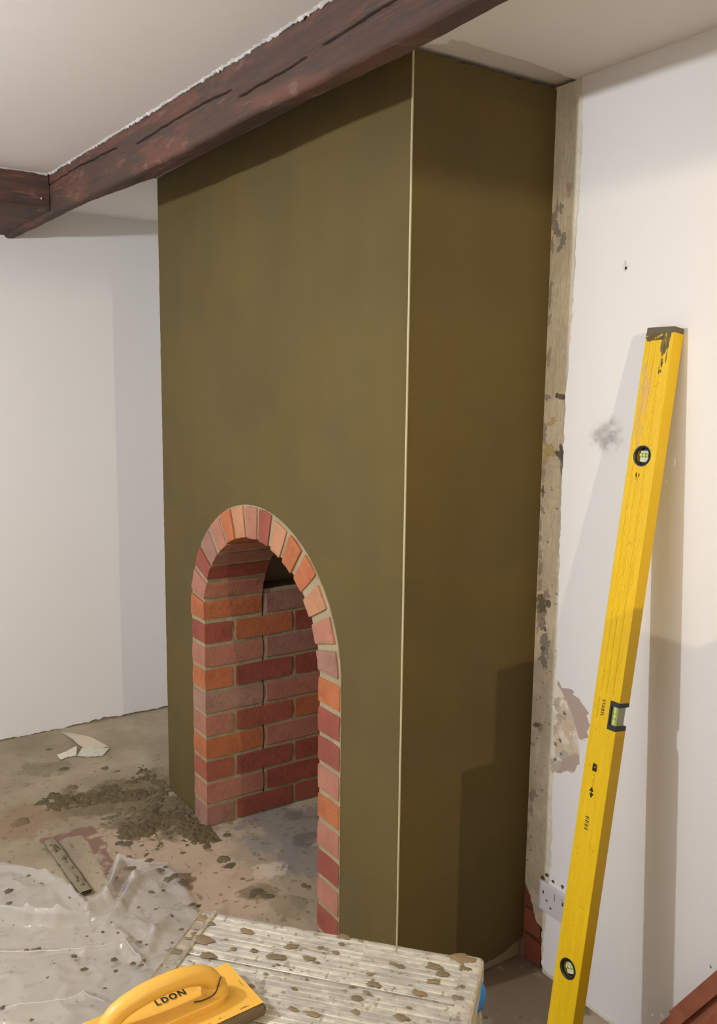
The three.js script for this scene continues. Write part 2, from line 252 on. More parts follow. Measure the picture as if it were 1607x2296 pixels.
// ceiling: a skim coat 5 mm thick, broken away along the side of the chimney
{
  const o = structure(group('ceiling'), 'off-white plastered ceiling, broken away along the chimney breast', 'ceiling');
  mesh('ceiling_board', metreUV(box(LEFT - 0.2, RIGHT + 0.15, H + 0.008, H + 0.15, -0.62, FRONT + 0.15)), M.bareCeiling, o);
  const e = [[1000, 99], [1012, 88], [1030, 93], [1042, 91], [1062, 101], [1100, 113], [1135, 124], [1180, 137], [1225, 153], [1262, 168], [1294, 180]].map(([a, b]) => { const q = at(a, b, 1, H); return [q.x, -q.z]; });
  const notch = [[0.004, -0.03], [0.01, -0.002], [0.03, 0.004], ...torn(e, 0.01, 0.003, 75), [e[e.length - 1][0], D]];
  const g = slab([[LEFT, -FRONT], [RIGHT, -FRONT], [RIGHT, D], ...notch.reverse(), [-W - 0.004, -0.03], [-W - 0.004, D], [LEFT, D]], 0.008); g.rotateX(-Math.PI / 2); g.translate(0, H, 0);
  mesh('skim_coat', metreUV(g), M.ceiling, o);
}

// ---------------------------------------------------------------- beams
const beamMap = colorTexture(2048, 256, (u, v) => {
  const x = u * 4.7, y = v * 0.5;
  const g = fbm(x * 6, y * 120, 5, 151), a = fbm(x * 7, y * 14, 4, 153), b = fbm(x * 16 + 4, y * 22, 4, 155), f = vnoise(x * 400, y * 400, 157), s = fbm(x * 30, y * 30, 3, 159);
  let c = mixc([0.052, 0.030, 0.021], [0.075, 0.045, 0.031], sstep(0.25, 0.75, 0.5 * g + 0.5 * a)); c = mixc(c, [0.125, 0.048, 0.034], 0.5 * sstep(0.48, 0.66, a)); c = mixc(c, [0.040, 0.033, 0.034], 0.65 * sstep(0.58, 0.7, b));
  c = mixc(c, [0.15, 0.098, 0.073], 0.6 * sstep(0.66, 0.74, s) * sstep(0.45, 0.6, a)); const k = 0.92 + 0.16 * f; return [c[0] * k, c[1] * k, c[2] * k];
});
const beamBump = greyTexture(1024, 256, (u, v) => 0.7 * fbm(u * 30, v * 60, 4, 161, 0) + 0.3 * vnoise(u * 500, v * 120, 163));
M.beam = std({ color: lin(1.12, 0.98, 0.92), roughness: 0.82, map: beamMap, bumpMap: beamBump, bumpScale: 0.0015 });
const zFront = [[-2.1, 0.31], [-1.49, 0.298], [-0.64, 0.266], [-0.2, 0.252], [0.1, 0.246], [0.5, 0.248], [2.6, 0.25]];
const zRear = [[-2.1, 0.283], [-1.25, 0.2575], [-0.83, 0.213], [0.23, 0.178], [0.45, 0.183], [2.6, 0.19]];
const crackPx = [[[112, 437], [160, 402], [200, 374], [225, 362], [250, 347], [275, 333]], [[310, 326], [330, 313], [360, 293], [400, 265], [440, 240], [480, 217], [515, 199]], [[525, 220], [560, 197], [600, 172], [640, 146], [675, 121]], [[700, 103], [740, 76], [800, 40], [850, 6], [900, -26]]];
const cracks = crackPx.map((l) => l.map(([a, b]) => { const p = at(a, b, 2, 0.26); return [p.x, p.y]; }));
{
  const o = thing('ceiling_beam', 'long reddish brown oak ceiling beam, split along its face, running past the chimney top', 'beam');
  const NX = 1500, prof = [];
  for (let k = 0; k <= 100; k++) prof.push(['f', k / 100]); for (let k = 1; k <= 8; k++) prof.push(['c', k / 8]); for (let k = 1; k <= 8; k++) prof.push(['b', k / 8]); for (let k = 1; k <= 4; k++) prof.push(['r', k / 4]);
  const R = 0.012, yb = 1.931;
  const g = gridGeo(NX, prof.length - 1, (u, v) => {
    const x = LEFT + 0.001 + u * (RIGHT - LEFT - 0.002), [kind, t] = prof[Math.round(v * (prof.length - 1))], zf = lerpTable(zFront, x), zr = lerpTable(zRear, x) - 0.004;
    const wob = 0.006 * (fbm(x * 5, 2.2, 3, 171) - 0.5), yb2 = yb + 0.008 * (fbm(x * 4 + 9, 1.3, 3, 173) - 0.5);
    if (kind === 'f') {
      const y = H + 0.004 - t * (H + 0.004 - yb2 - R); let z = zf + wob + 0.005 * (fbm(x * 9, y * 30, 4, 175) - 0.5);
      for (const c of cracks) { if (x < c[0][0] || x > c[c.length - 1][0]) continue; const yc = lerpTable(c, x) + 0.004 * (fbm(x * 30, 7.7, 2, 177) - 0.5), e = Math.min(1, Math.min(x - c[0][0], c[c.length - 1][0] - x) / 0.02); const d = Math.abs(y - yc); z -= 0.014 * e * (1 - sstep(0.0010, 0.0026, d)); }
      return [x, y, z];
    }
    if (kind === 'c') { const a = t * Math.PI / 2; return [x, yb2 + R - R * Math.sin(a), zf + wob - R + R * Math.cos(a)]; }
    if (kind === 'b') { const z0 = zf + wob - R, z = z0 + (zr - z0) * t; const rise = lerpTable([[-1.3, 0.001], [-0.5, 0.006], [0, 0.014]], x); return [x, yb2 + rise * t + 0.004 * (fbm(x * 12, z * 60, 3, 179) - 0.5), z]; }
    const rise = lerpTable([[-1.3, 0.001], [-0.5, 0.006], [0, 0.014]], x); return [x, yb2 + rise + (H + 0.004 - yb2 - rise) * t, zr - 0.002 * t];
  }, (u, v) => [u, v * 0.9]);
  mesh('timber', g, M.beam, o);
}
{
  const o = thing('ceiling_beam', 'short visible end of a brown ceiling beam butting into the long split beam', 'beam');
  const x0 = LEFT + 0.002, x1 = -1.497, y0 = 1.942, y1 = H + 0.003;
  const g = gridGeo(400, 40, (u, v) => {
    const z = FRONT - 0.002 + u * (0.302 - FRONT); const n = 0.006 * (fbm(z * 9, v * 9, 4, 181) - 0.5);
    if (v <= 0.5) { const t = v / 0.5; return [x1 + n, y1 + (y0 + 0.008 - y1) * t, z]; }
    const t = (v - 0.5) / 0.5; return [x1 - 0.008 + n + (x0 - x1 + 0.008) * t, y0 + n * 0.5, z];
  }, (u, v) => [u * 0.55, v * 1.4]);
  const end = gridGeo(30, 12, (u, v) => [x0 + (x1 - x0) * u, y0 + (y1 - y0) * v, 0.302]); mesh('timber', mergeGeometries([g, end]), M.beam, o);
  const p = at(93, 445, 0, -1.497); const nail = new THREE.SphereGeometry(0.004, 10, 8); nail.translate(p.x + 0.001, p.y, p.z); mesh('nail_head', nail, std({ color: lin(0.5, 0.5, 0.5), roughness: 0.4, metalness: 0.6 }), o);
}
// torn lip of plaster and paint where the ceiling meets the beams
{
  const lip = (pts, seed, amp) => {
    const n = pts.length - 1; return gridGeo(n, 6, (u, v) => { const [x, z, nx, nz] = pts[Math.round(u * n)], a = v * Math.PI / 2, w = 0.004 + amp * Math.max(0, fbm(x * 90 + z * 90, 5, 4, seed) - 0.42) * 2, h = 0.003 + amp * 1.1 * Math.max(0, fbm(x * 120 + z * 40, 8, 4, seed + 2) - 0.45) * 2; return [x + nx * w * Math.cos(a), H - h * Math.sin(a) + 0.0005, z + nz * w * Math.cos(a)]; });
  };
  const A = []; for (let k = 0; k <= 2400; k++) { const x = -1.49 + k / 2400 * (RIGHT + 1.48), t = sstep(-0.8, -0.3, x); A.push([x, lerpTable(zFront, x) + 0.001 + 0.004 * t * (fbm(x * 70, 3, 2, 191) - 0.4), 0, 1]); }
  const B = []; for (let k = 0; k <= 300; k++) { const z = 0.305 + k / 300 * 1.6; B.push([-1.496 + 0.003 * fbm(z * 60, 1, 2, 193), z, 1, 0]); }
  mesh('plaster_lip', mergeGeometries([lip(A, 195, 0.0055), lip(B, 197, 0.004)]), M.paintWhite, scene.getObjectByName('ceiling'));
}

// ---------------------------------------------------------------- chimney breast
const chimney = thing('chimney_breast', 'olive brown freshly rendered chimney breast with an arched red brick fireplace opening', 'chimney breast');
const A_IN = (OX1 - OX0) / 2, B_IN = 0.287, RING = 0.10, RINGTOP = 0.092;
const ell = (t, a, b) => [OC - a * Math.cos(t), SPRING + b * Math.sin(t)];           // t 0 at the left springing, PI at the right
const outline = (grow, growTop) => { const pts = [[OX0 - grow, 0]]; for (let k = 0; k <= 60; k++) pts.push(ell(Math.PI * k / 60, A_IN + grow, B_IN + growTop)); pts.push([OX1 + grow, 0]); return pts; };
{
  const outer = outline(RING, RINGTOP).map(([x, y], i) => [x + 0.002 * (hash2(i, 3, 7) - 0.5), y + 0.002 * (hash2(i, 4, 7) - 0.5)]);
  // a ring-shaped hole that reaches the floor: one outline, down the left edge, along the arch, up the right edge
  const leftEdge = torn([[-W, 2.05], [-W + 0.001, 1.3], [-W, 0.9], [-W, 0]], 0.012, 0.0022, 201);
  const face = [...leftEdge, ...outer, [-0.0122, 0], [-0.0122, H]];
  const g = slab(face, 0.20); g.translate(0, 0, -0.20); mesh('front_render', metreUV(g), M.render, chimney);
  const uc = torn([[-W - 0.004, H - 0.04], [-W - 0.001, H - 0.06], [-W - 0.002, 1.7], [-W - 0.0025, 1.3], [-W + 0.002, 1.25]], 0.008, 0.0035, 203);
  const ug = slab([...uc, [-W + 0.03, 1.25], [-W + 0.03, H]], 0.03); ug.translate(0, 0, -0.045); mesh('undercoat', metreUV(ug), M.undercoat, chimney);
  // masses behind the front: left pier, right pier, breast above
  mesh('core', mergeGeometries([metreUV(box(-W + 0.001, OX0 - 0.104, 0, H, -D, -0.2)), metreUV(box(OX1 + 0.104, -0.012, 0, H, -D, -0.2)), metreUV(box(OX0 - 0.104, OX1 + 0.104, 1.25, H, -D, -0.2))]), M.mortar, chimney);
  const sideFoot = torn([[0, 0.004], [0.06, 0.008], [0.16, 0.014], [0.26, 0.026], [0.33, 0.036], [D, 0.056]], 0.008, 0.004, 205);
  const top = torn([[D, H - 0.004], [0.2, H - 0.003], [0.05, H - 0.001], [0, H]], 0.008, 0.005, 207).map(([a, b]) => [a, Math.min(b, H + 0.003)]);
  const s = slab([...sideFoot, ...top], 0.012); s.rotateY(Math.PI / 2); s.translate(-0.012, 0, 0);
  mesh('side_render', metreUV(s), M.render, chimney);
  const bead = new THREE.CylinderGeometry(0.0022, 0.0022, H - 0.004, 10, 1); bead.translate(-0.0005, H / 2, -0.0005); mesh('angle_bead', bead, M.bead, chimney);
}
// bricks: a rounded, slightly uneven block, then bent into place
function brickBlock(w, h, d, seed, r = 0.0045, sx = 5, sy = 4, sz = 4) {
  const g = new THREE.BoxGeometry(w, h, d, sx, sy, sz), p = g.attributes.position, v = new THREE.Vector3(), c = new THREE.Vector3();
  const snap = (q, half) => Math.abs(q) > half - 1e-6 ? q : Math.sign(q) * Math.min(Math.abs(q) / half * 1.35, 0.985) * half; // cluster rows near the edges
  for (let i = 0; i < p.count; i++) {
    v.fromBufferAttribute(p, i); v.set(snap(v.x, w / 2), snap(v.y, h / 2), snap(v.z, d / 2));
    c.set(clamp(v.x, -w / 2 + r, w / 2 - r), clamp(v.y, -h / 2 + r, h / 2 - r), clamp(v.z, -d / 2 + r, d / 2 - r));
    const e = v.clone().sub(c); const l = e.length(); if (l > 1e-9) v.copy(c).addScaledVector(e, r / Math.max(l, r));
    const k = 0.0035; v.x += k * (fbm(v.y * 40 + seed, v.z * 30, 2, seed) - 0.5); v.y += k * (fbm(v.x * 25 + seed, v.z * 25, 2, seed + 1) - 0.5); v.z += k * (fbm(v.x * 30 + seed, v.y * 40, 2, seed + 2) - 0.5);
    p.setXYZ(i, v.x, v.y, v.z);
  }
  const uv = metreUV(g, 2.2), u = uv.attributes.uv, ou = hash2(seed, 1, 9), ov = hash2(seed, 2, 9); for (let i = 0; i < u.count; i++) u.setXY(i, u.getX(i) + ou, u.getY(i) + ov);
  return uv;
}
const smooth = (g) => { const n = new THREE.BufferGeometry(); n.setAttribute('position', g.attributes.position); n.setAttribute('uv', g.attributes.uv); n.computeVertexNormals(); return n; };
const arch = group('fireplace_arch', chimney); arch.userData.label = 'arch and jambs of red, orange and peach bricks';
const firebox = group('firebox', chimney); firebox.userData.label = 'dark brick lining inside the fireplace';
{
  // mortar bed of the arch ring and jambs
  const inner = outline(0.0045, 0.0045), outer = outline(RING + 0.001, RINGTOP + 0.001);
  const ring = slab([...outer, ...inner.reverse()], 0.198); ring.translate(0, 0, -0.2 + 0.0045); mesh('mortar', metreUV(ring, 2), M.mortar, arch);
}
const COURSE = 0.075, BH = 0.0645;
const leftTints = ['mauve', 'pink', 'rust', 'orange', 'pink', 'grey', 'orange', 'pink', 'red'];      // front of the left jamb, floor upwards
const rightTints = ['red', 'red', 'pink', 'red', 'pink', 'orange', 'pink', 'red', 'red', 'orange'];
const deepTints = ['red', 'pink', 'red', 'mauve', 'rust', 'red', 'orange', 'pink', 'red', 'mauve'];
let seed = 300;
const put = (parent, geo, mat, x, y, z) => { const m = mesh('brick', geo, mat, parent); m.position.set(x, y, z); return m; };
const variants = {}; const variant = (w, h, d, n = 4) => { const k = [w, h, d].map((q) => q.toFixed(3)).join('_'); variants[k] ??= []; if (variants[k].length < n) { variants[k].push(brickBlock(w, h, d, seed++)); return variants[k][variants[k].length - 1]; } return variants[k][(seed++) % n]; };
const rb = rng(909);
for (const side of [-1, 1]) {
  const edgeX = side < 0 ? OX0 : OX1, off = side < 0 ? 0 : 0.0315 - COURSE;
  for (let c = 0; c < 10; c++) {
    let y0 = off + c * COURSE + 0.005, hgt = BH; if (y0 < 0) { hgt += y0; y0 = 0.001; } if (hgt < 0.02) continue;
    const yTop = y0 + hgt; if (side < 0 && c >= 9 || side > 0 && yTop > 0.715) { if (side < 0 && c === 9) { /* deep part only */ } else if (side > 0) { /* deep part only */ } }
    const front = side < 0 ? c < 9 : yTop < 0.715;
    const tint = side < 0 ? leftTints[c] : rightTints[c];
    const rows = c % 2 === (side < 0 ? 1 : 0) ? [0.204, 0.204, 0.11] : [0.096, 0.204, 0.204];
    let z = 0.006;
    rows.forEach((len, i) => {
      const wide = 0.1, zc = z - len / 2, x = edgeX + side * wide / 2 + side * -0.0005;
      const inRing = i === 0;
      if (!(inRing && !front) && (yTop < 0.76)) {
        if (inRing) put(arch, variant(wide, hgt, len), brickMat[tint ?? 'red'], x, y0 + hgt / 2, zc);
        else put(firebox, variant(wide, hgt, len), brickMat[deepTints[(c * 3 + i * 2 + (side > 0 ? 1 : 0)) % 10]], x - side * 0.001 * rb(), y0 + hgt / 2 + 0.001 * (rb() - 0.5), zc);
      }
      z -= len + 0.011;
    });
  }
}
// voussoirs, spaced evenly along the middle of the ring
{
  const mid = []; const NP = 400; let acc = 0; const y0L = 9 * COURSE, y0R = 0.0315 + 9 * COURSE;
  for (let k = 0; k <= NP; k++) { const t = Math.PI * k / NP; mid.push([t, ell(t, A_IN + RING / 2, B_IN + RINGTOP / 2)]); }
  const len = [0]; for (let k = 1; k <= NP; k++) { acc += Math.hypot(mid[k][1][0] - mid[k - 1][1][0], mid[k][1][1] - mid[k - 1][1][1]); len.push(acc); }
  const s0 = -(SPRING - y0L), s1 = acc + (SPRING - y0R), N = 15, tints = ['orange', 'pink', 'red', 'mauve', 'pink', 'orange', 'peach', 'pink', 'red', 'peach', 'orange', 'orange', 'peach', 'pink', 'mauve'];
  const place = (s, r) => {                                      // s along the ring, r 0 inside .. 1 outside
    if (s < 0) return [OX0 - RING * r, SPRING + s]; if (s > acc) return [OX1 + RING * r, SPRING - (s - acc)];
    let k = 1; while (k < NP && len[k] < s) k++; const f = (s - len[k - 1]) / (len[k] - len[k - 1]), t = mid[k - 1][0] + (mid[k][0] - mid[k - 1][0]) * f;
    const a = ell(t, A_IN, B_IN), b = ell(t, A_IN + RING, B_IN + RINGTOP); return [a[0] + (b[0] - a[0]) * r, a[1] + (b[1] - a[1]) * r];
  };
  for (let i = 0; i < N; i++) {
    const a = s0 + (s1 - s0) * i / N, b = s0 + (s1 - s0) * (i + 1) / N, jit = 0.004 * (rb() - 0.5), w = b - a, joint = i > 8 ? 0.0175 : 0.0125, out = i > 8 ? 1 - 0.10 * rb() : 1 - 0.03 * rb();
    const h = w - joint, g = brickBlock(0.1, h, 0.204, 700 + i * 3, 0.0045), p = g.attributes.position;
    for (let k = 0; k < p.count; k++) { const r = (p.getX(k) + 0.05) / 0.1 * out, [x, y] = place((a + b) / 2 + jit + p.getY(k) * (1 + 0.05 * (r - 0.5)), r); p.setXYZ(k, x, y, p.getZ(k) - 0.096 + 0.004 * hash2(i, 5, 3)); }
    g.computeVertexNormals(); mesh('brick', g, brickMat[tints[i]], arch);
  }
}
// lining of the firebox: mortar, back wall bricks, throat
{
  const z0 = -0.2, z1 = -0.535;
  mesh('mortar', mergeGeometries([metreUV(box(OX0 - 0.2, OX0 - 0.0045, 0, 0.757, z1, z0 - 0.002), 2), metreUV(box(OX1 + 0.0045, OX1 + 0.2, 0, 0.757, z1, z0 - 0.002), 2), metreUV(box(OX0 - 0.01, OX1 + 0.01, 0, 1.25, z1 - 0.0, z1 + 0.012), 2)]), M.mortar, firebox);
  for (let c = 0; c < 15; c++) {
    const y = c * COURSE + 0.005 + BH / 2; let x = OX0 + (c % 2 ? -0.1 : 0.0) + 0.004;
    while (x < OX1 - 0.02) { const xa = Math.max(x, OX0 + 0.004), xb = Math.min(x + 0.204, OX1 - 0.004); if (xb - xa > 0.03) put(firebox, variant(Math.round((xb - xa) * 1000) / 1000, BH, 0.02, 2), brickMat[['red', 'pink', 'orange', 'mauve', 'rust'][Math.floor(rb() * 5)]], (xa + xb) / 2, y, z1 + 0.016 + 0.003 * rb()); x += 0.215; }
  }
  // flue above the lining: sooty sides so that the throat is closed and dark
  mesh('flue', mergeGeometries([metreUV(box(OX0 - 0.2, OX0 - 0.12, 0.757, 1.25, z1, z0 - 0.002)), metreUV(box(OX1 + 0.12, OX1 + 0.2, 0.757, 1.25, z1, z0 - 0.002)), metreUV(box(OX0 - 0.2, OX1 + 0.2, 1.25, 1.27, z1, z0 + 0.05))]), brickMat.red, firebox);
}

// ---------------------------------------------------------------- spirit level leaning on the back wall
{
  const top = new THREE.Vector3(0.333, 1.522, -0.371), bot = new THREE.Vector3(0.341, 0.003, -0.155), LEN = top.distanceTo(bot), WD = 0.062, TH = 0.03;
  const o = thing('spirit_level', 'long yellow spirit level leaning upright against the white wall beside the socket', 'spirit level', bot.toArray());
  const yAx = top.clone().sub(bot).normalize(), xAx = new THREE.Vector3(1, 0, 0).addScaledVector(yAx, -yAx.x).normalize(), zAx = new THREE.Vector3().crossVectors(xAx, yAx);
  o.quaternion.setFromRotationMatrix(new THREE.Matrix4().makeBasis(xAx, yAx, zAx));
  // photo pixel -> distance along the level (measured on its front face) and across it
  const along = (px, py) => { const p = at(px, py, 2, 0), dir = p.clone().sub(CAM), p0 = bot.clone().addScaledVector(zAx, TH / 2), t = p0.clone().sub(CAM).dot(zAx) / dir.dot(zAx), q = CAM.clone().addScaledVector(dir, t).sub(p0); return [q.dot(xAx), q.dot(yAx)]; };
  const v1 = along(1436, 1022), v2 = along(1268, 2169), v3 = along(1372, 1605), hole = along(1428, 1065);
  const w = WD / 2, y3 = v3[1], nh = 0.029, nd = 0.021;
  const s = shapeOf([[-w, 0.012], [w, 0.012], [w, y3 - nh], [w - nd + 0.004, y3 - nh], [w - nd, y3 - nh + 0.004], [w - nd, y3 + nh - 0.004], [w - nd + 0.004, y3 + nh], [w, y3 + nh], [w, LEN - 0.012], [-w, LEN - 0.012]]);
  const circ = (cx, cy, r) => { const h = new THREE.Path(); h.absarc(cx, cy, r, 0, Math.PI * 2, true); return h; };
  const VR = 0.0195, vx = 0.0;
  s.holes.push(circ(vx, v1[1], VR), circ(vx, v2[1], VR), circ(hole[0], hole[1], 0.006));
  const g = new THREE.ExtrudeGeometry(s, { depth: TH - 0.002, bevelEnabled: true, bevelSize: 0.001, bevelThickness: 0.001, bevelSegments: 2, curveSegments: 20 }); g.translate(0, 0, -TH / 2 + 0.001);
  // printed body: yellow enamel, wear, splashes of dried plaster, lettering
  const CW = 256, CH = 2048, c = document.createElement('canvas'); c.width = CW; c.height = CH; const x = c.getContext('2d'), r = rng(41);
  const X = (m) => (m + w) / WD * CW, Y = (m) => (1 - m / LEN) * CH, PX = CW / WD, PY = CH / LEN;
  x.fillStyle = '#dfb80f'; x.fillRect(0, 0, CW, CH);
  for (let k = 0; k < 260; k++) { x.globalAlpha = 0.10 + 0.15 * r(); x.fillStyle = r() < 0.5 ? '#d8a90c' : '#f0c62a'; x.fillRect(CW * r() - 20, CH * r(), 4 + 40 * r(), 20 + 150 * r()); }
  for (let k = 0; k < 160; k++) { x.globalAlpha = 0.35 + 0.4 * r(); x.fillStyle = '#6d5312'; x.fillRect(CW * (0.1 + 0.75 * r()), CH * r(), 2 + 5 * r(), 1 + 4 * r()); }
  x.globalAlpha = 1;
  const smear = (col, mx, my, rx, ry, n, al) => { x.fillStyle = col; x.globalAlpha = al; for (let k = 0; k < n; k++) { x.beginPath(); x.ellipse(X(mx + rx * 2 * (r() - 0.5)), Y(my + ry * 2 * (r() - 0.5)), rx * PX * (0.15 + 0.3 * r()), ry * PY * (0.12 + 0.3 * r()), 0, 0, 6.3); x.fill(); } x.globalAlpha = 1; };
  smear('#5c4f30', -0.012, LEN - 0.012, 0.024, 0.012, 40, 0.8); smear('#5c4f30', 0.016, LEN - 0.03, 0.008, 0.03, 26, 0.75); smear('#55472a', 0.014, LEN - 0.075, 0.004, 0.014, 12, 0.8); smear('#d2ab66', -0.016, LEN - 0.12, 0.010, 0.045, 40, 0.55); smear('#cfa763', -0.018, LEN - 0.2, 0.007, 0.03, 22, 0.5);
  const text = (str, px, py, size, weight = 'bold', alpha = 1) => { const [mx, my] = along(px, py); x.save(); x.translate(X(mx), Y(my)); x.scale(PX / 1000, PY / 1000); x.rotate(Math.PI / 2); x.globalAlpha = alpha; x.fillStyle = '#2a2208'; x.font = `${weight} ${size}px sans-serif`; x.textAlign = 'center'; x.textBaseline = 'middle'; x.fillText(str, 0, 0); x.restore(); };
  text('STABIL', 1352, 1587, 10.5); text('Made in Germany', 1341, 1586, 5.5, 'normal', 0.6); text('Stabil', 1335, 1583, 4, 'normal', 0.4);
  text('SE  183 cm', 1330, 1750, 5.5, 'normal', 0.75);
  const blk = (px, py, wd, ht) => { const [mx, my] = along(px, py); x.fillStyle = '#1c1708'; x.fillRect(X(mx - wd / 2), Y(my + ht / 2), wd * PX, ht * PY); };
  blk(1333, 1721, 0.011, 0.015); { const [mx, my] = along(1333, 1721); x.fillStyle = '#c59c14'; x.fillRect(X(mx - 0.002), Y(my + 0.001), 0.005 * PX, 0.0016 * PY); x.fillRect(X(mx + 0.001), Y(my + 0.005), 0.003 * PX, 0.0016 * PY); }
  const tri = (px, py, up) => { const [mx, my] = along(px, py); x.fillStyle = '#2a2208'; x.beginPath(); x.moveTo(X(mx - 0.0055), Y(my - 0.004 * up)); x.lineTo(X(mx + 0.0055), Y(my - 0.004 * up)); x.lineTo(X(mx), Y(my + 0.006 * up)); x.closePath(); x.fill(); }; tri(1326, 1770, 1); tri(1325, 1783, -1); blk(1326, 1776, 0.002, 0.006);
  for (let k = 0; k < 7; k++) { const [mx, my] = along(1315, 1845); x.fillStyle = '#4a3c10'; x.fillRect(X(mx - 0.005), Y(my + 0.013 - k * 0.004), 0.010 * PX, (k % 2 ? 1.0 : 2.2) * 0.001 * PY); }
  const t = new THREE.CanvasTexture(c); t.colorSpace = THREE.SRGBColorSpace;
  const p = g.attributes.position, uv = g.attributes.uv; for (let i = 0; i < p.count; i++) uv.setXY(i, (p.getX(i) + w) / WD, p.getY(i) / LEN);
  const enamel = new THREE.MeshPhysicalMaterial({ color: 0xffffff, map: t, roughness: 0.42, specularIntensity: 0.6, bumpMap: grainBump, bumpScale: 0.0005 });
  mesh('body', g, enamel, o);
  // pressed ribs along the face
  for (const rx of [-0.017, -0.004, 0.012]) { const rib = new THREE.CylinderGeometry(0.0019, 0.0019, LEN * 0.5, 12, 1); rib.scale(1, 1, 0.7); rib.translate(rx, LEN - 0.012 - LEN * 0.25, TH / 2 - 0.0002); const holeNear = [v1[1]]; const ruv = rib.attributes.uv, rp = rib.attributes.position; for (let i = 0; i < rp.count; i++) ruv.setXY(i, (rp.getX(i) + w) / WD, rp.getY(i) / LEN); if (Math.abs(rx) < VR) { /* split round the vial */ const up = new THREE.CylinderGeometry(0.0019, 0.0019, LEN - 0.014 - v1[1] - VR, 12), dn = new THREE.CylinderGeometry(0.0019, 0.0019, 0.45, 12); up.scale(1, 1, 0.7); dn.scale(1, 1, 0.7); up.translate(rx, (LEN - 0.014 + v1[1] + VR) / 2, TH / 2 - 0.0002); dn.translate(rx, v1[1] - VR - 0.225, TH / 2 - 0.0002); const m2 = mergeGeometries([up, dn]), mp = m2.attributes.position, mu = m2.attributes.uv; for (let i = 0; i < mp.count; i++) mu.setXY(i, (mp.getX(i) + w) / WD, mp.getY(i) / LEN); mesh('rib', m2, enamel, o); } else mesh('rib', rib, enamel, o); }
  M.black = std({ color: lin(0.018, 0.018, 0.017), roughness: 0.45 });
  M.capGrey = std({ color: lin(0.14, 0.12, 0.075), roughness: 0.8, map: brickMap });
  mesh('end_cap', metreUV(box(-w, w, LEN - 0.0125, LEN, -TH / 2, TH / 2)), M.capGrey, o).userData.label = 'worn grey end cap';
  mesh('end_cap', metreUV(box(-w, w, 0, 0.0125, -TH / 2, TH / 2)), M.capGrey, o);
  const liquid = std({ color: lin(0.55, 0.70, 0.16), roughness: 0.2, emissive: lin(0, 0, 0) });
  for (const [vy, turn] of [[v1[1], 0.0], [v2[1], 0.35]]) {
    const vial = group('vial', o); vial.position.set(vx, vy, 0); vial.rotation.z = turn;
    const ring = new THREE.LatheGeometry([[VR - 0.0035, TH / 2 - 0.006], [VR - 0.0035, TH / 2 + 0.0005], [VR + 0.0012, TH / 2 + 0.0005], [VR + 0.0012, TH / 2 - 0.0005], [VR, TH / 2 - 0.001], [VR, -TH / 2]].map((q) => new THREE.Vector2(...q)), 32); ring.rotateX(Math.PI / 2); mesh('ring', ring, M.black, vial);
    const blockG = new THREE.BoxGeometry(0.020, 0.022, 0.014); mesh('vial_block', blockG, new THREE.MeshPhysicalMaterial({ color: lin(0.62, 0.66, 0.48), roughness: 0.25, clearcoat: 0.6 }), vial);
    const tube = new THREE.CylinderGeometry(0.0042, 0.0042, 0.020, 16); tube.rotateZ(Math.PI / 2); tube.translate(0, 0.002, 0.006); mesh('tube', tube, liquid, vial);
    for (const k of [-1, 1]) { const l = new THREE.TorusGeometry(0.0044, 0.0004, 6, 20); l.rotateY(Math.PI / 2); l.translate(k * 0.004, 0.002, 0.006); mesh('line', l, M.black, vial); }
    for (const k of [-1, 1]) mesh('holder', box(-VR + 0.0008, VR - 0.0008, k > 0 ? 0.0105 : -0.0165, k > 0 ? 0.0165 : -0.0105, -0.007, 0.004), M.black, vial);
  }
  { const vial = group('vial', o); vial.position.set(w - nd / 2, y3, 0);
    for (const k of [-1, 1]) mesh('holder', box(-nd / 2 + 0.0004, nd / 2, k > 0 ? nh - 0.010 : -nh + 0.0004, k > 0 ? nh - 0.0004 : -nh + 0.010, -TH / 2 - 0.0005, TH / 2 + 0.0008), M.black, vial);
    mesh('holder', box(-nd / 2 + 0.0004, -nd / 2 + 0.004, -nh + 0.009, nh - 0.009, -TH / 2 - 0.0005, TH / 2 + 0.0008), M.black, vial);
    mesh('vial_block', box(-nd / 2 + 0.004, nd / 2 - 0.003, -nh + 0.010, nh - 0.010, -0.010, 0.011), new THREE.MeshPhysicalMaterial({ color: lin(0.30, 0.33, 0.15), roughness: 0.2, clearcoat: 0.7 }), vial);
    const tube = new THREE.CylinderGeometry(0.0042, 0.0042, 2 * nh - 0.022, 16); tube.translate(0.001, 0, 0.009); mesh('tube', tube, liquid, vial);
    for (const k of [-1, 1]) { const l = new THREE.TorusGeometry(0.0044, 0.0004, 6, 20); l.rotateX(Math.PI / 2); l.translate(0.001, k * 0.005, 0.009); mesh('line', l, M.black, vial); } }
}

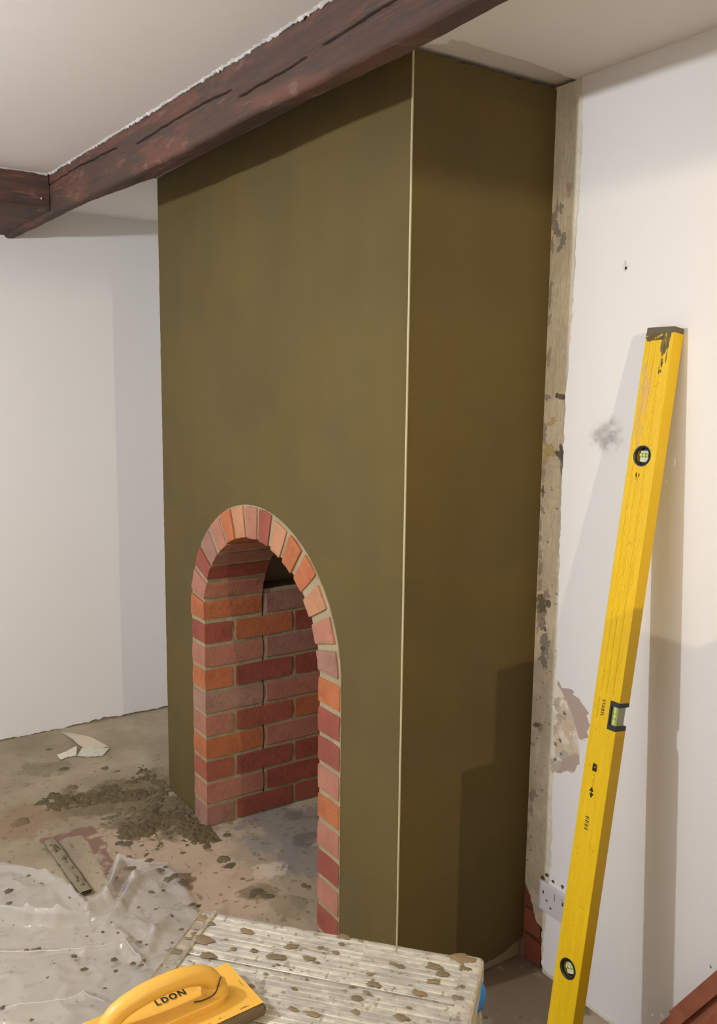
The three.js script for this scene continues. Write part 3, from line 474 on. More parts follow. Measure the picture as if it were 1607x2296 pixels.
// ---------------------------------------------------------------- double socket on the back wall
{
  const a = at(1214, 1972, 2, -D + 0.004), b = at(1213, 2032, 2, -D + 0.004), ht = a.y - b.y, wd = ht * 1.7;
  const o = thing('wall_socket', 'white double power socket low on the wall, half hidden by the yellow level', 'socket', [a.x + wd / 2, (a.y + b.y) / 2, -D + 0.004]);
  const M2 = std({ color: lin(0.60, 0.58, 0.60), roughness: 0.35 }), hole = std({ color: lin(0.03, 0.03, 0.03), roughness: 0.8 });
  const s = shapeOf([[-wd / 2, -ht / 2], [wd / 2, -ht / 2], [wd / 2, ht / 2], [-wd / 2, ht / 2]]), g = new THREE.ExtrudeGeometry(s, { depth: 0.006, bevelEnabled: true, bevelSize: 0.0015, bevelThickness: 0.002, bevelSegments: 2 }); mesh('faceplate', metreUV(g), M2, o);
  for (const k of [-1, 1]) {
    const cx = k * wd * 0.27;
    for (const [dx, dy, w2, h2] of [[-0.012, 0.012, 0.004, 0.008], [0.0, -0.004, 0.005, 0.004], [0.013, 0.012, 0.004, 0.008], [0.013, -0.017, 0.006, 0.004]]) mesh('socket_hole', box(cx + dx - w2 / 2, cx + dx + w2 / 2, dy - h2 / 2, dy + h2 / 2, 0.006, 0.0084), hole, o);
  }
  for (const k of [-1, 1]) { const sw = box(k * 0.012 - 0.006, k * 0.012 + 0.006, ht / 2 - 0.026, ht / 2 - 0.008, 0.007, 0.0105); mesh('switch', sw, M2, o); }
}

// ---------------------------------------------------------------- mortar splats
function splat(x, y, z, rx, rz, h, sd, turn = 0) {
  const n = 18, rings = [[1.0, 0], [0.86, 0.55], [0.5, 0.95]], pos = [], idx = [];
  const rad = []; for (let k = 0; k < n; k++) { const a = k / n * 6.2832; rad.push(0.72 + 0.85 * (fbm(Math.cos(a) * 1.6 + sd * 3.1, Math.sin(a) * 1.6 + sd, 3, sd) - 0.5) + 0.25 * hash2(k, sd, 3)); }
  const ct = Math.cos(turn), st = Math.sin(turn);
  for (const [rr, hh] of rings) for (let k = 0; k < n; k++) { const a = k / n * 6.2832, q = rr * rad[k], u = Math.cos(a) * rx * q, w = Math.sin(a) * rz * q; pos.push(x + u * ct - w * st, y + h * hh * (0.7 + 0.6 * hash2(k, sd, rr * 100 | 0)), z + u * st + w * ct); }
  pos.push(x, y + h, z);
  for (let r = 0; r < 2; r++) for (let k = 0; k < n; k++) { const a = r * n + k, b = r * n + (k + 1) % n, c = a + n, d = b + n; idx.push(a, c, b, b, c, d); }
  for (let k = 0; k < n; k++) idx.push(2 * n + k, 3 * n, 2 * n + (k + 1) % n);
  const g = new THREE.BufferGeometry(); g.setAttribute('position', new THREE.Float32BufferAttribute(pos, 3)); g.setIndex(idx); g.computeVertexNormals(); return g;
}
const tinted = (g, c) => { const n = g.attributes.position.count, a = new Float32Array(n * 3); for (let i = 0; i < n; i++) a.set(c, 3 * i); g.setAttribute('color', new THREE.BufferAttribute(a, 3)); return g; };
M.splat = std({ color: 0xffffff, vertexColors: true, roughness: 0.75 });
const wetTones = [[0.125, 0.098, 0.048], [0.15, 0.115, 0.058], [0.175, 0.115, 0.062], [0.11, 0.088, 0.05]];

// ---------------------------------------------------------------- crumpled polythene sheet on the floor
const sheetPoly = [[-60, 1945], [0, 1938], [100, 1952], [150, 1975], [185, 2020], [215, 2012], [238, 1975], [262, 1926], [320, 1930], [382, 1940], [420, 1985], [452, 2050], [470, 2120], [420, 2230], [330, 2300], [200, 2330], [0, 2320], [-120, 2300]].map(([a, b]) => { const p = at(a, b, 1, 0); return [p.x, p.z]; });
const inPoly = (x, z, P) => { let c = false; for (let i = 0, j = P.length - 1; i < P.length; j = i++) if ((P[i][1] > z) !== (P[j][1] > z) && x < (P[j][0] - P[i][0]) * (z - P[i][1]) / (P[j][1] - P[i][1]) + P[i][0]) c = !c; return c; };
const edgeDist = (x, z, P) => { let d = 9; for (let i = 0, j = P.length - 1; i < P.length; j = i++) d = Math.min(d, segDist(x, z, { x: P[j][0], z: P[j][1] }, { x: P[i][0], z: P[i][1] })); return d; };
const foldPx = [[[0, 2040, 0.035], [60, 2050, 0.05], [130, 2052, 0.05], [200, 2058, 0.03], [260, 2060, 0.015]], [[0, 1945, 0.02], [100, 1958, 0.025], [160, 1995, 0.03], [195, 2040, 0.035]], [[195, 2040, 0.03], [240, 2010, 0.045], [268, 1935, 0.06]], [[235, 2075, 0.02], [268, 2035, 0.03], [300, 1972, 0.045], [345, 1955, 0.03]], [[265, 1930, 0.05], [330, 1945, 0.02], [380, 1940, 0.012]], [[0, 2138, 0.012], [90, 2140, 0.015], [190, 2135, 0.022], [280, 2118, 0.025], [310, 2150, 0.02], [330, 2180, 0.012]], [[0, 2268, 0.012], [70, 2258, 0.012], [150, 2250, 0.014], [185, 2235, 0.02], [240, 2252, 0.01]], [[330, 2130, 0.02], [345, 2090, 0.03], [375, 2060, 0.02]], [[245, 2070, 0.012], [280, 2105, 0.02], [320, 2140, 0.015]]];
const folds = foldPx.map((l) => l.map(([a, b, h]) => { const p = at(a, b, 1, h * 0.7); return { x: p.x, z: p.z, h }; }));
function sheetHeight(x, z) {
  let y = 0.004 + 0.008 * fbm(x * 6, z * 6, 2, 211) + 0.012 * Math.pow(1 - Math.abs(2 * fbm(x * 6 + 3, z * 6, 3, 213) - 1), 3) + 0.003 * Math.pow(1 - Math.abs(2 * fbm(x * 16, z * 16, 2, 215) - 1), 4);
  for (const f of folds) for (let i = 0; i + 1 < f.length; i++) {
    const a = f[i], b = f[i + 1], dx = b.x - a.x, dz = b.z - a.z, t = clamp(((x - a.x) * dx + (z - a.z) * dz) / (dx * dx + dz * dz)), d = Math.hypot(x - a.x - dx * t, z - a.z - dz * t), h = (a.h + (b.h - a.h) * t) * 0.95;
    y = Math.max(y, y * 0.4 + h * Math.exp(-Math.pow(d / 0.021, 1.7)));
  }
  return y;
}
{
  const xs = sheetPoly.map((p) => p[0]), zs = sheetPoly.map((p) => p[1]), x0 = Math.min(...xs), x1 = Math.max(...xs), z0 = Math.min(...zs), z1 = Math.max(...zs), st = 0.006;
  const nx = Math.ceil((x1 - x0) / st), nz = Math.ceil((z1 - z0) / st), id = new Int32Array((nx + 1) * (nz + 1)).fill(-1), pos = [], uv = [], idx = [];
  for (let j = 0; j <= nz; j++) for (let i = 0; i <= nx; i++) {
    const x = x0 + i * st, z = z0 + j * st, wob = 0.012 * (fbm(x * 25, z * 25, 3, 217) - 0.5); if (!inPoly(x + wob, z - wob, sheetPoly)) continue;
    const e = sstep(0, 0.02, edgeDist(x, z, sheetPoly)); id[j * (nx + 1) + i] = pos.length / 3; pos.push(x, 0.0025 + (sheetHeight(x, z) - 0.0025) * (0.35 + 0.65 * e), z); uv.push(x, z);
  }
  for (let j = 0; j < nz; j++) for (let i = 0; i < nx; i++) { const a = id[j * (nx + 1) + i], b = id[j * (nx + 1) + i + 1], c = id[(j + 1) * (nx + 1) + i], d = id[(j + 1) * (nx + 1) + i + 1]; if (a < 0 || b < 0 || c < 0 || d < 0) continue; idx.push(a, c, b, b, c, d); }
  const g = new THREE.BufferGeometry(); g.setAttribute('position', new THREE.Float32BufferAttribute(pos, 3)); g.setAttribute('uv', new THREE.Float32BufferAttribute(uv, 2)); g.setIndex(idx); g.computeVertexNormals();
  const sheetBump = greyTexture(512, 512, (u, v) => Math.pow(1 - Math.abs(2 * fbm(u * 6, v * 6, 3, 219, 6) - 1), 4) * 0.7 + 0.3 * Math.pow(1 - Math.abs(2 * fbm(u * 14 + 3, v * 14, 2, 221, 0) - 1), 5));
  M.polythene = new THREE.MeshPhysicalMaterial({ color: lin(0.86, 0.84, 0.80), roughness: 0.1, transmission: 0.4, thickness: 0, bumpMap: sheetBump, bumpScale: 0.005, ior: 1.5, side: THREE.DoubleSide, transparent: true, opacity: 0.5 });
  const o = thing('polythene_sheet', 'crumpled clear polythene dust sheet on the floor beside the work platform', 'plastic sheet'); mesh('film', g, M.polythene, o);
  // sharp creases: the film doubled into thin glossy rolls along the folds
  const crease = new THREE.MeshPhysicalMaterial({ color: lin(0.84, 0.82, 0.78), roughness: 0.1, transmission: 0.5, thickness: 0, side: THREE.DoubleSide });
  for (const k of [2, 4, 5, 6]) {
    const pts = []; for (let i = 0; i + 1 < folds[k].length; i++) for (let q = 0; q < 8; q++) { const a = folds[k][i], b = folds[k][i + 1], x = a.x + (b.x - a.x) * q / 8 + 0.004 * (vnoise(k * 9 + i * 2 + q * 0.7, 1, 5) - 0.5), z = a.z + (b.z - a.z) * q / 8 + 0.004 * (vnoise(k * 9 + i * 2 + q * 0.7, 4, 6) - 0.5); if (inPoly(x, z, sheetPoly)) pts.push(new THREE.Vector3(x, sheetHeight(x, z) * 0.98, z)); }
    if (pts.length > 4) { const t = new THREE.TubeGeometry(new THREE.CatmullRomCurve3(pts), pts.length * 4, 0.0012, 6); mesh('crease', t, crease, o); }
  }
}
// droppings of wet mortar lying on floor and sheet: too many to count
{
  const gs = [], r = rng(1234);
  const drop = (x, z, rad, k) => { const onSheet = inPoly(x, z, sheetPoly); const y = onSheet ? sheetHeight(x, z) : -0.001; gs.push(tinted(splat(x, y, z, rad * (0.8 + 0.5 * r()), rad * (0.7 + 0.4 * r()), rad * (0.10 + 0.12 * r()), 1 + Math.floor(r() * 9000), r() * 3), wetTones[k ?? Math.floor(r() * 4)])); };
  const P = (px, py, rad, k) => { const p = at(px, py, 1, 0); drop(p.x, p.z, rad, k); };
  for (const [px, py, rad, k] of [[143, 1725, 0.028], [162, 1766, 0.035, 2], [208, 1777, 0.030, 2], [253, 1764, 0.030], [263, 1729, 0.018], [110, 1680, 0.016], [236, 1722, 0.022, 1], [49, 1842, 0.035, 2], [35, 1850, 0.03, 2], [65, 1974, 0.011], [20, 2037, 0.016], [292, 1963, 0.024], [288, 1932, 0.014], [335, 1943, 0.015], [393, 1979, 0.028], [405, 1965, 0.020], [380, 1985, 0.022], [360, 1960, 0.018], [410, 1995, 0.02], [372, 1955, 0.014], [340, 2015, 0.013], [365, 2010, 0.01], [310, 2047, 0.008], [166, 2158, 0.016], [255, 2164, 0.015], [302, 2174, 0.016], [318, 2180, 0.011], [188, 2188, 0.014], [266, 2110, 0.008], [231, 2102, 0.008], [312, 2123, 0.014], [260, 2193, 0.010], [107, 2210, 0.006], [7, 2275, 0.010], [507, 1873, 0.020], [434, 1890, 0.020], [463, 1898, 0.026], [410, 1912, 0.016], [502, 1926, 0.028], [515, 1942, 0.026], [495, 1932, 0.018], [413, 1979, 0.024], [544, 1970, 0.014], [685, 1986, 0.022], [444, 2031, 0.016], [580, 2000, 0.030, 3], [565, 2008, 0.022, 3], [600, 2010, 0.024, 3], [430, 2040, 0.014], [350, 2050, 0.008], [385, 2070, 0.010], [405, 2095, 0.009, 2], [60, 2145, 0.010, 2], [75, 2140, 0.008, 2], [20, 2010, 0.022, 3]]) P(px, py, rad * 0.8, k);
  for (let k = 0; k < 300; k++) { const a = r() * 6.283, d = 0.9 * Math.sqrt(r()), x = -0.95 + Math.cos(a) * d * 1.15, z = 0.32 + Math.sin(a) * d * 0.62; if (z < 0.02 && !(x > OX0 + 0.03 && x < OX1 - 0.03 && z > -0.45) && x > -W - 0.02 && x < 0.02 || x < LEFT + 0.03 || z < -D + 0.03) continue; drop(x, z, 0.002 + 0.006 * Math.pow(r(), 3)); }
  for (let k = 0; k < 160; k++) { drop(-1.25 + 0.35 * (r() + r() - 1), 0.16 + 0.16 * (r() + r() - 1), 0.006 + 0.02 * r() * r()); }
  for (let k = 0; k < 60; k++) drop(0.05 + 0.5 * r(), -0.33 + 0.5 * r(), 0.003 + 0.006 * r());
  const m = mesh('mortar_droppings', mergeGeometries(gs), M.splat); m.userData = { label: 'dark wet mortar droppings scattered over floor and dust sheet', category: 'mortar', kind: 'stuff' };
}
// heap of mortar swept against the left foot of the chimney
{
  const c = at(330, 1790, 1, 0), sg = (x, z, a, b, c, d) => segDist(x, z, { x: a, z: b }, { x: c, z: d }), heap = (x, z) => { const m = Math.max(0, 1 - sg(x, z, -1.45, -0.03, -1.03, 0.02) / 0.20, 1 - sg(x, z, -1.36, 0.06, -1.46, 0.35) / 0.11, 1 - sg(x, z, -1.22, 0.10, -1.12, 0.20) / 0.10), n = fbm(x * 17, z * 17, 4, 231), f = fbm(x * 70, z * 70, 3, 233); return -0.011 + 0.020 * Math.pow(m, 0.7) * (0.1 + 1.5 * n) + 0.012 * (f - 0.42) * Math.min(1, m * 3); };
  const g = gridGeo(260, 170, (u, v) => { const x = -1.70 + u * 0.78, z = 0.002 + v * 0.50; return [x, heap(x, z), z]; }, (u, v, p) => [p[0], p[2]]);
  // gridGeo winds upward faces the other way round for x/z grids: flip
  const i = g.index.array; for (let k = 0; k < i.length; k += 3) { const t = i[k + 1]; i[k + 1] = i[k + 2]; i[k + 2] = t; } g.computeVertexNormals();
  const m = mesh('mortar_heap', g, std({ color: lin(0.115, 0.088, 0.044), roughness: 0.9, map: renderMap, bumpMap: floorBump, bumpScale: 0.008 })); m.userData = { label: 'low heap of loose olive mortar against the left foot of the chimney', category: 'mortar', kind: 'stuff' };
}

// ---------------------------------------------------------------- batten and torn strip of lining paper on the floor
{
  const a = at(112, 1886, 1, 0.01), b = at(193, 2003, 1, 0.01), L = a.distanceTo(b), o = thing('timber_batten', 'thin dirty timber batten lying on the floor beside the dust sheet', 'batten', [(a.x + b.x) / 2, 0, (a.z + b.z) / 2]);
  const g = gridGeo(60, 12, (u, v) => { const t = v * 6.2832, x = (u - 0.5) * L, q = 1 + 0.25 * (fbm(x * 30, v * 3, 3, 241) - 0.5); return [x, 0.009 + clamp(Math.sin(t) * 1.4, -1, 1) * 0.0085 * q, clamp(Math.cos(t) * 1.4, -1, 1) * 0.017 * q]; }, (u, v) => [u * 0.2, v * 0.3]);
  const m = mesh('strip', g, std({ color: lin(0.26, 0.225, 0.15), roughness: 0.9, map: renderMap, bumpMap: beamBump, bumpScale: 0.004, side: THREE.DoubleSide }), o); o.rotation.y = -Math.atan2(b.z - a.z, b.x - a.x);
  const gs = [], r = rng(88); for (let k = 0; k < 16; k++) gs.push(tinted(splat((r() - 0.5) * L * 0.95, 0.016, (r() - 0.5) * 0.02, 0.012 * (0.5 + r()), 0.006 * (0.5 + r()), 0.004, 500 + k), wetTones[k % 4])); const s = mesh('mortar_spots', mergeGeometries(gs), M.splat, o); s.userData.kind = 'stuff';
}
{
  const P = (px, py, y) => at(px, py, 1, y);
  const o = thing('lining_paper', 'torn curled strip of cream lining paper on the floor by the side wall', 'paper', [0, 0, 0]);
  const paper = std({ color: lin(0.66, 0.57, 0.42), roughness: 0.85, side: THREE.DoubleSide, bumpMap: grainBump, bumpScale: 0.002 }), back = std({ color: lin(0.62, 0.60, 0.50), roughness: 0.9, side: THREE.DoubleSide, map: brickMap });
  const ribbon = (rowsA, rowsB, n = 30, m = 8) => gridGeo(n, m, (u, v) => { const t = u * (rowsA.length - 1), i = Math.min(rowsA.length - 2, Math.floor(t)), f = fade(t - i), a = rowsA[i].clone().lerp(rowsA[i + 1], f), b = rowsB[i].clone().lerp(rowsB[i + 1], f), p = a.lerp(b, v); return [p.x, p.y + 0.004 * (fbm(u * 6, v * 3, 2, 251) - 0.3), p.z]; });
  mesh('flap', ribbon([P(136, 1642, 0.006), P(165, 1660, 0.008), P(180, 1673, 0.010), P(192, 1677, 0.012)], [P(150, 1642, 0.006), P(185, 1648, 0.012), P(215, 1658, 0.016), P(246, 1676, 0.004)]), paper, o);
  mesh('fold', ribbon([P(186, 1675, 0.014), P(215, 1675, 0.014), P(246, 1677, 0.006)], [P(172, 1695, 0.002), P(205, 1697, 0.002), P(231, 1695, 0.002)]), back, o);
  mesh('curl', ribbon([P(172, 1673, 0.020), P(150, 1684, 0.018), P(127, 1693, 0.012)], [P(171, 1694, 0.004), P(153, 1697, 0.004), P(135, 1704, 0.003)]), std({ color: lin(0.70, 0.66, 0.52), roughness: 0.85, side: THREE.DoubleSide }), o);
}

// ---------------------------------------------------------------- folding work platform
const PH = 0.40;
const pA = at(452, 2040, 1, PH), pB = at(1085, 2152, 1, PH), PL = pA.distanceTo(pB);
const pu = pB.clone().sub(pA).normalize(), pv = new THREE.Vector3(-pu.z, 0, pu.x);   // pu along the back edge, pv towards the room
const platform = thing('work_platform', 'mortar-splashed ribbed aluminium work platform standing in front of the chimney corner', 'work platform', [pA.x, 0, pA.z]);
platform.quaternion.setFromRotationMatrix(new THREE.Matrix4().makeBasis(pu, new THREE.Vector3(0, 1, 0), pv));
const toPlat = (px, py, y = PH) => { const q = at(px, py, 1, y).sub(new THREE.Vector3(pA.x, 0, pA.z)); return [q.dot(pu), q.dot(pv)]; };
{
  const PW = 0.127, N = 3, depth = PW * N, rim = 0.032;
  const dirtMap = colorTexture(1024, 1024, (u, v) => {
    const a = fbm(u * 9, v * 14, 5, 261), b = fbm(u * 40, v * 60, 4, 263), c2 = fbm(u * 5 + 3, v * 90, 3, 265); let c = mixc([0.52, 0.485, 0.42], [0.70, 0.65, 0.55], sstep(0.35, 0.6, a)); c = mixc(c, [0.40, 0.385, 0.37], 0.5 * sstep(0.5, 0.66, c2));
    c = mixc(c, [0.22, 0.175, 0.10], 0.6 * sstep(0.68, 0.76, fbm(u * 30, v * 30, 4, 267))); const k = 0.85 + 0.3 * b; return [c[0] * k, c[1] * k, c[2] * k];
  });
  M.alu = std({ color: 0xffffff, map: dirtMap, roughness: 0.42, metalness: 0.25, bumpMap: grainBump, bumpScale: 0.0008 });
  M.aluClean = std({ color: lin(0.95, 0.92, 0.86), map: dirtMap, roughness: 0.4, metalness: 0.45 });
  const plank = () => { const pts = [], n = 9; pts.push([0.0022, -0.024], [0.0022, -0.001], [0.0035, 0]); const w = PW - 0.007; for (let k = 0; k < n; k++) { const a = 0.0035 + w * k / n, s = w / n; pts.push([a + s * 0.12, 0], [a + s * 0.25, 0.0007], [a + s * 0.72, 0.0007], [a + s * 0.86, 0]); } pts.push([PW - 0.0035, 0], [PW - 0.0022, -0.001], [PW - 0.0022, -0.024]); const s = shapeOf(pts.map(([a, b]) => [-a, b])), g = new THREE.ExtrudeGeometry(s, { depth: PL - 2 * rim + 0.004, bevelEnabled: false }); g.rotateY(Math.PI / 2); return g; };
  for (let k = 0; k < N; k++) { const g = plank(); g.translate(rim - 0.002, PH - 0.0018, k * PW); mesh('plank', metreUV(g, 3), M.alu, platform); }
  // end rails with a rounded outer corner
  for (const s of [0, 1]) {
    const sh = new THREE.Shape(), y0 = -0.042, y1 = 0.0022; if (s) { sh.moveTo(0, y1 - 0.004); sh.lineTo(0, y1); sh.lineTo(rim - 0.010, y1); sh.quadraticCurveTo(rim, y1, rim, y1 - 0.012); sh.lineTo(rim, y0); sh.lineTo(rim - 0.003, y0); sh.lineTo(rim - 0.003, y1 - 0.010); sh.lineTo(rim - 0.006, y1 - 0.004); } else { sh.moveTo(rim, y1 - 0.004); sh.lineTo(rim, y1); sh.lineTo(rim - 0.007, y1 + 0.001); sh.lineTo(rim - 0.009, y1 - 0.003); sh.lineTo(0.006, y1 - 0.003); sh.lineTo(0.003, y1 + 0.001); sh.lineTo(0, y1 - 0.002); sh.lineTo(0, y0); sh.lineTo(0.003, y0); sh.lineTo(0.003, y1 - 0.008); }
    const g = new THREE.ExtrudeGeometry(sh, { depth, bevelEnabled: false, curveSegments: 8 }); g.translate(s ? PL - rim : 0, PH, 0); mesh('end_rail', metreUV(g, 3), s ? M.alu : M.aluClean, platform);
  }
  for (const z of [0, depth - 0.003]) mesh('side_rail', metreUV(box(rim, PL - rim, PH - 0.042, PH - 0.003, z, z + 0.003), 3), M.aluClean, platform);
  // splayed legs, blue plastic hinge blocks
  const blue = std({ color: lin(0.02, 0.22, 0.62), roughness: 0.45 }), blk = std({ color: lin(0.02, 0.02, 0.02), roughness: 0.6 });
  for (const [x, sx] of [[0.018, -1], [PL - 0.018, 1]]) for (const [z, sz] of [[0.025, -1], [depth - 0.025, 1]]) {
    const leg = group('leg', platform); leg.position.set(x, PH - 0.045, z); const dx = 0.045 * sx, dz = 0.02 * sz, L = Math.hypot(dx, PH - 0.06, dz);
    const tube = new THREE.CylinderGeometry(0.0125, 0.0125, L, 14); tube.translate(0, -L / 2, 0); tube.applyQuaternion(new THREE.Quaternion().setFromUnitVectors(new THREE.Vector3(0, -1, 0), new THREE.Vector3(dx, -(PH - 0.06), dz).normalize())); mesh('tube', tube, M.aluClean, leg);
    const foot = new THREE.CylinderGeometry(0.015, 0.017, 0.016, 14); foot.translate(dx, -(PH - 0.045) + 0.008, dz); mesh('rubber_foot', foot, blk, leg);
    mesh('hinge_block', new THREE.SphereGeometry(1, 16, 10).scale(0.020, 0.032, 0.024).translate(sx * 0.006, -0.008, 0), blue, leg).userData.label = 'blue plastic hinge block';
    mesh('hinge_pin', new THREE.CylinderGeometry(0.006, 0.006, 0.05, 10).rotateX(Math.PI / 2).translate(sx * 0.004, -0.03, 0), blk, leg);
  }
  for (const x of [0.0, PL]) { const s = x ? 1 : -1; mesh('stretcher', new THREE.CylinderGeometry(0.009, 0.009, depth - 0.02, 10).rotateX(Math.PI / 2).translate(x + s * 0.012, 0.14, depth / 2), M.aluClean, platform); }
  // splashes of mortar
  const gs = [], r = rng(321), tone = [[0.20, 0.145, 0.078], [0.235, 0.165, 0.085], [0.17, 0.13, 0.068]];
  const put = (u, v, rad, t) => { if (u < 0.006 || v < 0.003 || u > PL - 0.004 || v > depth) return; gs.push(tinted(splat(u, PH + 0.0004, v, rad * (0.9 + 0.7 * r()), rad * (0.55 + 0.3 * r()), rad * (0.10 + 0.12 * r()), 1 + Math.floor(r() * 9000), 0.4 * (r() - 0.5)), tone[t ?? Math.floor(r() * 3)])); };
  for (const [px, py, rad] of [[551, 2088, 0.013], [655, 2122, 0.012], [621, 2146, 0.015], [690, 2149, 0.012], [569, 2132, 0.009], [523, 2128, 0.007], [974, 2167, 0.013], [993, 2184, 0.013], [972, 2201, 0.010], [897, 2167, 0.008], [830, 2184, 0.007], [839, 2207, 0.010], [821, 2225, 0.008], [800, 2238, 0.009], [702, 2275, 0.011], [657, 2263, 0.008], [798, 2269, 0.008], [900, 2282, 0.010], [939, 2227, 0.009], [765, 2117, 0.008], [790, 2213, 0.006], [659, 2217, 0.006], [454, 2107, 0.018], [466, 2142, 0.014], [395, 2133, 0.015], [469, 2071, 0.010], [455, 2060, 0.012], [1033, 2148, 0.020], [1050, 2155, 0.018], [1045, 2175, 0.014], [1035, 2215, 0.012], [1030, 2240, 0.012], [740, 2090, 0.016], [700, 2080, 0.014], [770, 2100, 0.012], [437, 2095, 0.010], [880, 2160, 0.006], [750, 2135, 0.006], [720, 2125, 0.005], [300, 2215, 0.013], [280, 2235, 0.013], [325, 2195, 0.010], [255, 2255, 0.014]]) { const [u, v] = toPlat(px, py); put(u, v, rad * 0.98); }
  for (let k = 0; k < 130; k++) put(PL * r(), depth * r(), 0.0012 + 0.0045 * Math.pow(r(), 2.5));
  const m = mesh('mortar_splashes', mergeGeometries(gs), M.splat, platform); m.userData = { kind: 'stuff', label: 'brown dried mortar splashes' };
}

// ---------------------------------------------------------------- plasterer's float on the platform
{
  const TY = PH + 0.024, a = at(510, 2160, 1, TY), b = at(591, 2249, 1, TY), wdt = a.distanceTo(b), fx = b.clone().sub(a).normalize(), fl = new THREE.Vector3(fx.z, 0, -fx.x); // fl: towards the far-left end
  const probe = at(214, 2290, 1, TY).sub(a); if (probe.dot(fl) < 0) fl.multiplyScalar(-1);
  const LEN = 0.285, mid = a.clone().addScaledVector(fx, wdt / 2).addScaledVector(fl, LEN / 2);
  const o = thing('plastering_float', 'yellow plastic plastering float with looped handle resting on the work platform', 'float', [mid.x, PH + 0.005, mid.z]);
  // local x: along the float (towards its left end), z: across, towards the camera
  const zAx = new THREE.Vector3().crossVectors(fl, new THREE.Vector3(0, 1, 0)); o.quaternion.setFromRotationMatrix(new THREE.Matrix4().makeBasis(fl, new THREE.Vector3(0, 1, 0), zAx));
  const yel = new THREE.MeshPhysicalMaterial({ color: lin(0.78, 0.44, 0.07), roughness: 0.42, bumpMap: grainBump, bumpScale: 0.0008 }), crust = std({ color: lin(0.24, 0.175, 0.10), roughness: 0.95, map: renderMap, bumpMap: floorBump, bumpScale: 0.004 });
  const hl = LEN / 2, hw = wdt / 2, ds = Math.sign(zAx.dot(fx)) || 1;
  const s = shapeOf([[-hl, -hw], [hl, -hw], [hl, hw], [-hl, hw]]), g = new THREE.ExtrudeGeometry(s, { depth: 0.014, bevelEnabled: true, bevelSize: -0.003, bevelOffset: 0, bevelThickness: 0.0025, bevelSegments: 2 }); g.rotateX(-Math.PI / 2); g.translate(0, 0.004, 0); mesh('board', metreUV(g, 2), yel, o);
  const ce = gridGeo(240, 8, (u, v) => { const per = u * 2 * (LEN + wdt); let x, z, nx, nz; const d1 = LEN, d2 = LEN + wdt, d3 = 2 * LEN + wdt; if (per < d1) { x = -hl + per; z = -hw; nx = 0; nz = -1; } else if (per < d2) { x = hl; z = -hw + per - d1; nx = 1; nz = 0; } else if (per < d3) { x = hl - (per - d2); z = hw; nx = 0; nz = 1; } else { x = -hl; z = hw - (per - d3); nx = -1; nz = 0; } const n = fbm(per * 60, v * 3, 3, 281), q = (0.0025 + 0.004 * n) * Math.sin(Math.PI * clamp(v * 1.05)) - (v > 0.8 ? (v - 0.8) * 0.05 * n : 0); return [x + nx * q, -0.003 + v * (0.0195 + 0.006 * n), z + nz * q]; });
  mesh('mortar_crust', ce, Object.assign(crust.clone(), { side: THREE.DoubleSide }), o).userData.kind = 'stuff';
  // raised boss under the handle
  const rr = (x0, x1, w, r) => { const q = new THREE.Shape(); q.moveTo(x0 + r, -w); q.lineTo(x1 - r, -w); q.quadraticCurveTo(x1, -w, x1, 0); q.quadraticCurveTo(x1, w, x1 - r, w); q.lineTo(x0 + r, w); q.quadraticCurveTo(x0, w, x0, 0); q.quadraticCurveTo(x0, -w, x0 + r, -w); return q; };
  const boss = new THREE.ExtrudeGeometry(rr(-hl + 0.045, hl - 0.03, 0.027, 0.03), { depth: 0.010, bevelEnabled: true, bevelSize: 0.003, bevelThickness: 0.003, bevelSegments: 3, curveSegments: 12 }); boss.rotateX(-Math.PI / 2); boss.translate(0, 0.0195, 0); mesh('boss', metreUV(boss, 2), yel, o);
  const curve = new THREE.CatmullRomCurve3([[-hl + 0.058, 0.030, 0], [-hl + 0.060, 0.046, 0], [-hl + 0.074, 0.062, 0], [-hl + 0.105, 0.073, 0], [-0.0, 0.076, 0], [0.045, 0.072, 0], [0.078, 0.060, 0], [0.094, 0.040, 0], [0.098, 0.024, 0]].map((q) => new THREE.Vector3(...q)));
  const tube = new THREE.TubeGeometry(curve, 60, 0.0155, 18, false); mesh('handle', tube, yel, o);
  const socketG = new THREE.CylinderGeometry(0.0195, 0.025, 0.02, 20).translate(-hl + 0.058, 0.036, 0); mesh('handle_base', socketG, yel, o);
  // printed name on the boss, read from the near side
  const c = document.createElement('canvas'); c.width = 512; c.height = 128; const x = c.getContext('2d'); x.clearRect(0, 0, 512, 128); x.fillStyle = '#201a10'; x.font = 'bold 112px sans-serif'; x.textAlign = 'right'; x.textBaseline = 'middle'; x.fillText('LDON', 450, 68);
  const t = new THREE.CanvasTexture(c); t.colorSpace = THREE.SRGBColorSpace; const pl = new THREE.PlaneGeometry(0.088, 0.022); pl.rotateX(-Math.PI / 2); pl.rotateY(Math.PI); pl.translate(-0.012, 0.0333, -0.0205 * Math.sign(CAM.clone().sub(mid).dot(zAx))); mesh('printed_name', pl, std({ color: 0xffffff, map: t, transparent: true, roughness: 0.6, polygonOffset: true, polygonOffsetFactor: -1 }), o);
  const hair = new THREE.CatmullRomCurve3([[-hl + 0.052, 0.060, 0.0152], [-hl + 0.066, 0.040, 0.0205], [-hl + 0.085, 0.036, 0.019], [-hl + 0.098, 0.0338, 0.012]].map(([p, q, w]) => new THREE.Vector3(p, q, w * ds))); mesh('wire_loop', new THREE.TubeGeometry(hair, 24, 0.0011, 8), std({ color: lin(0.05, 0.03, 0.02), roughness: 0.7 }), o);
}

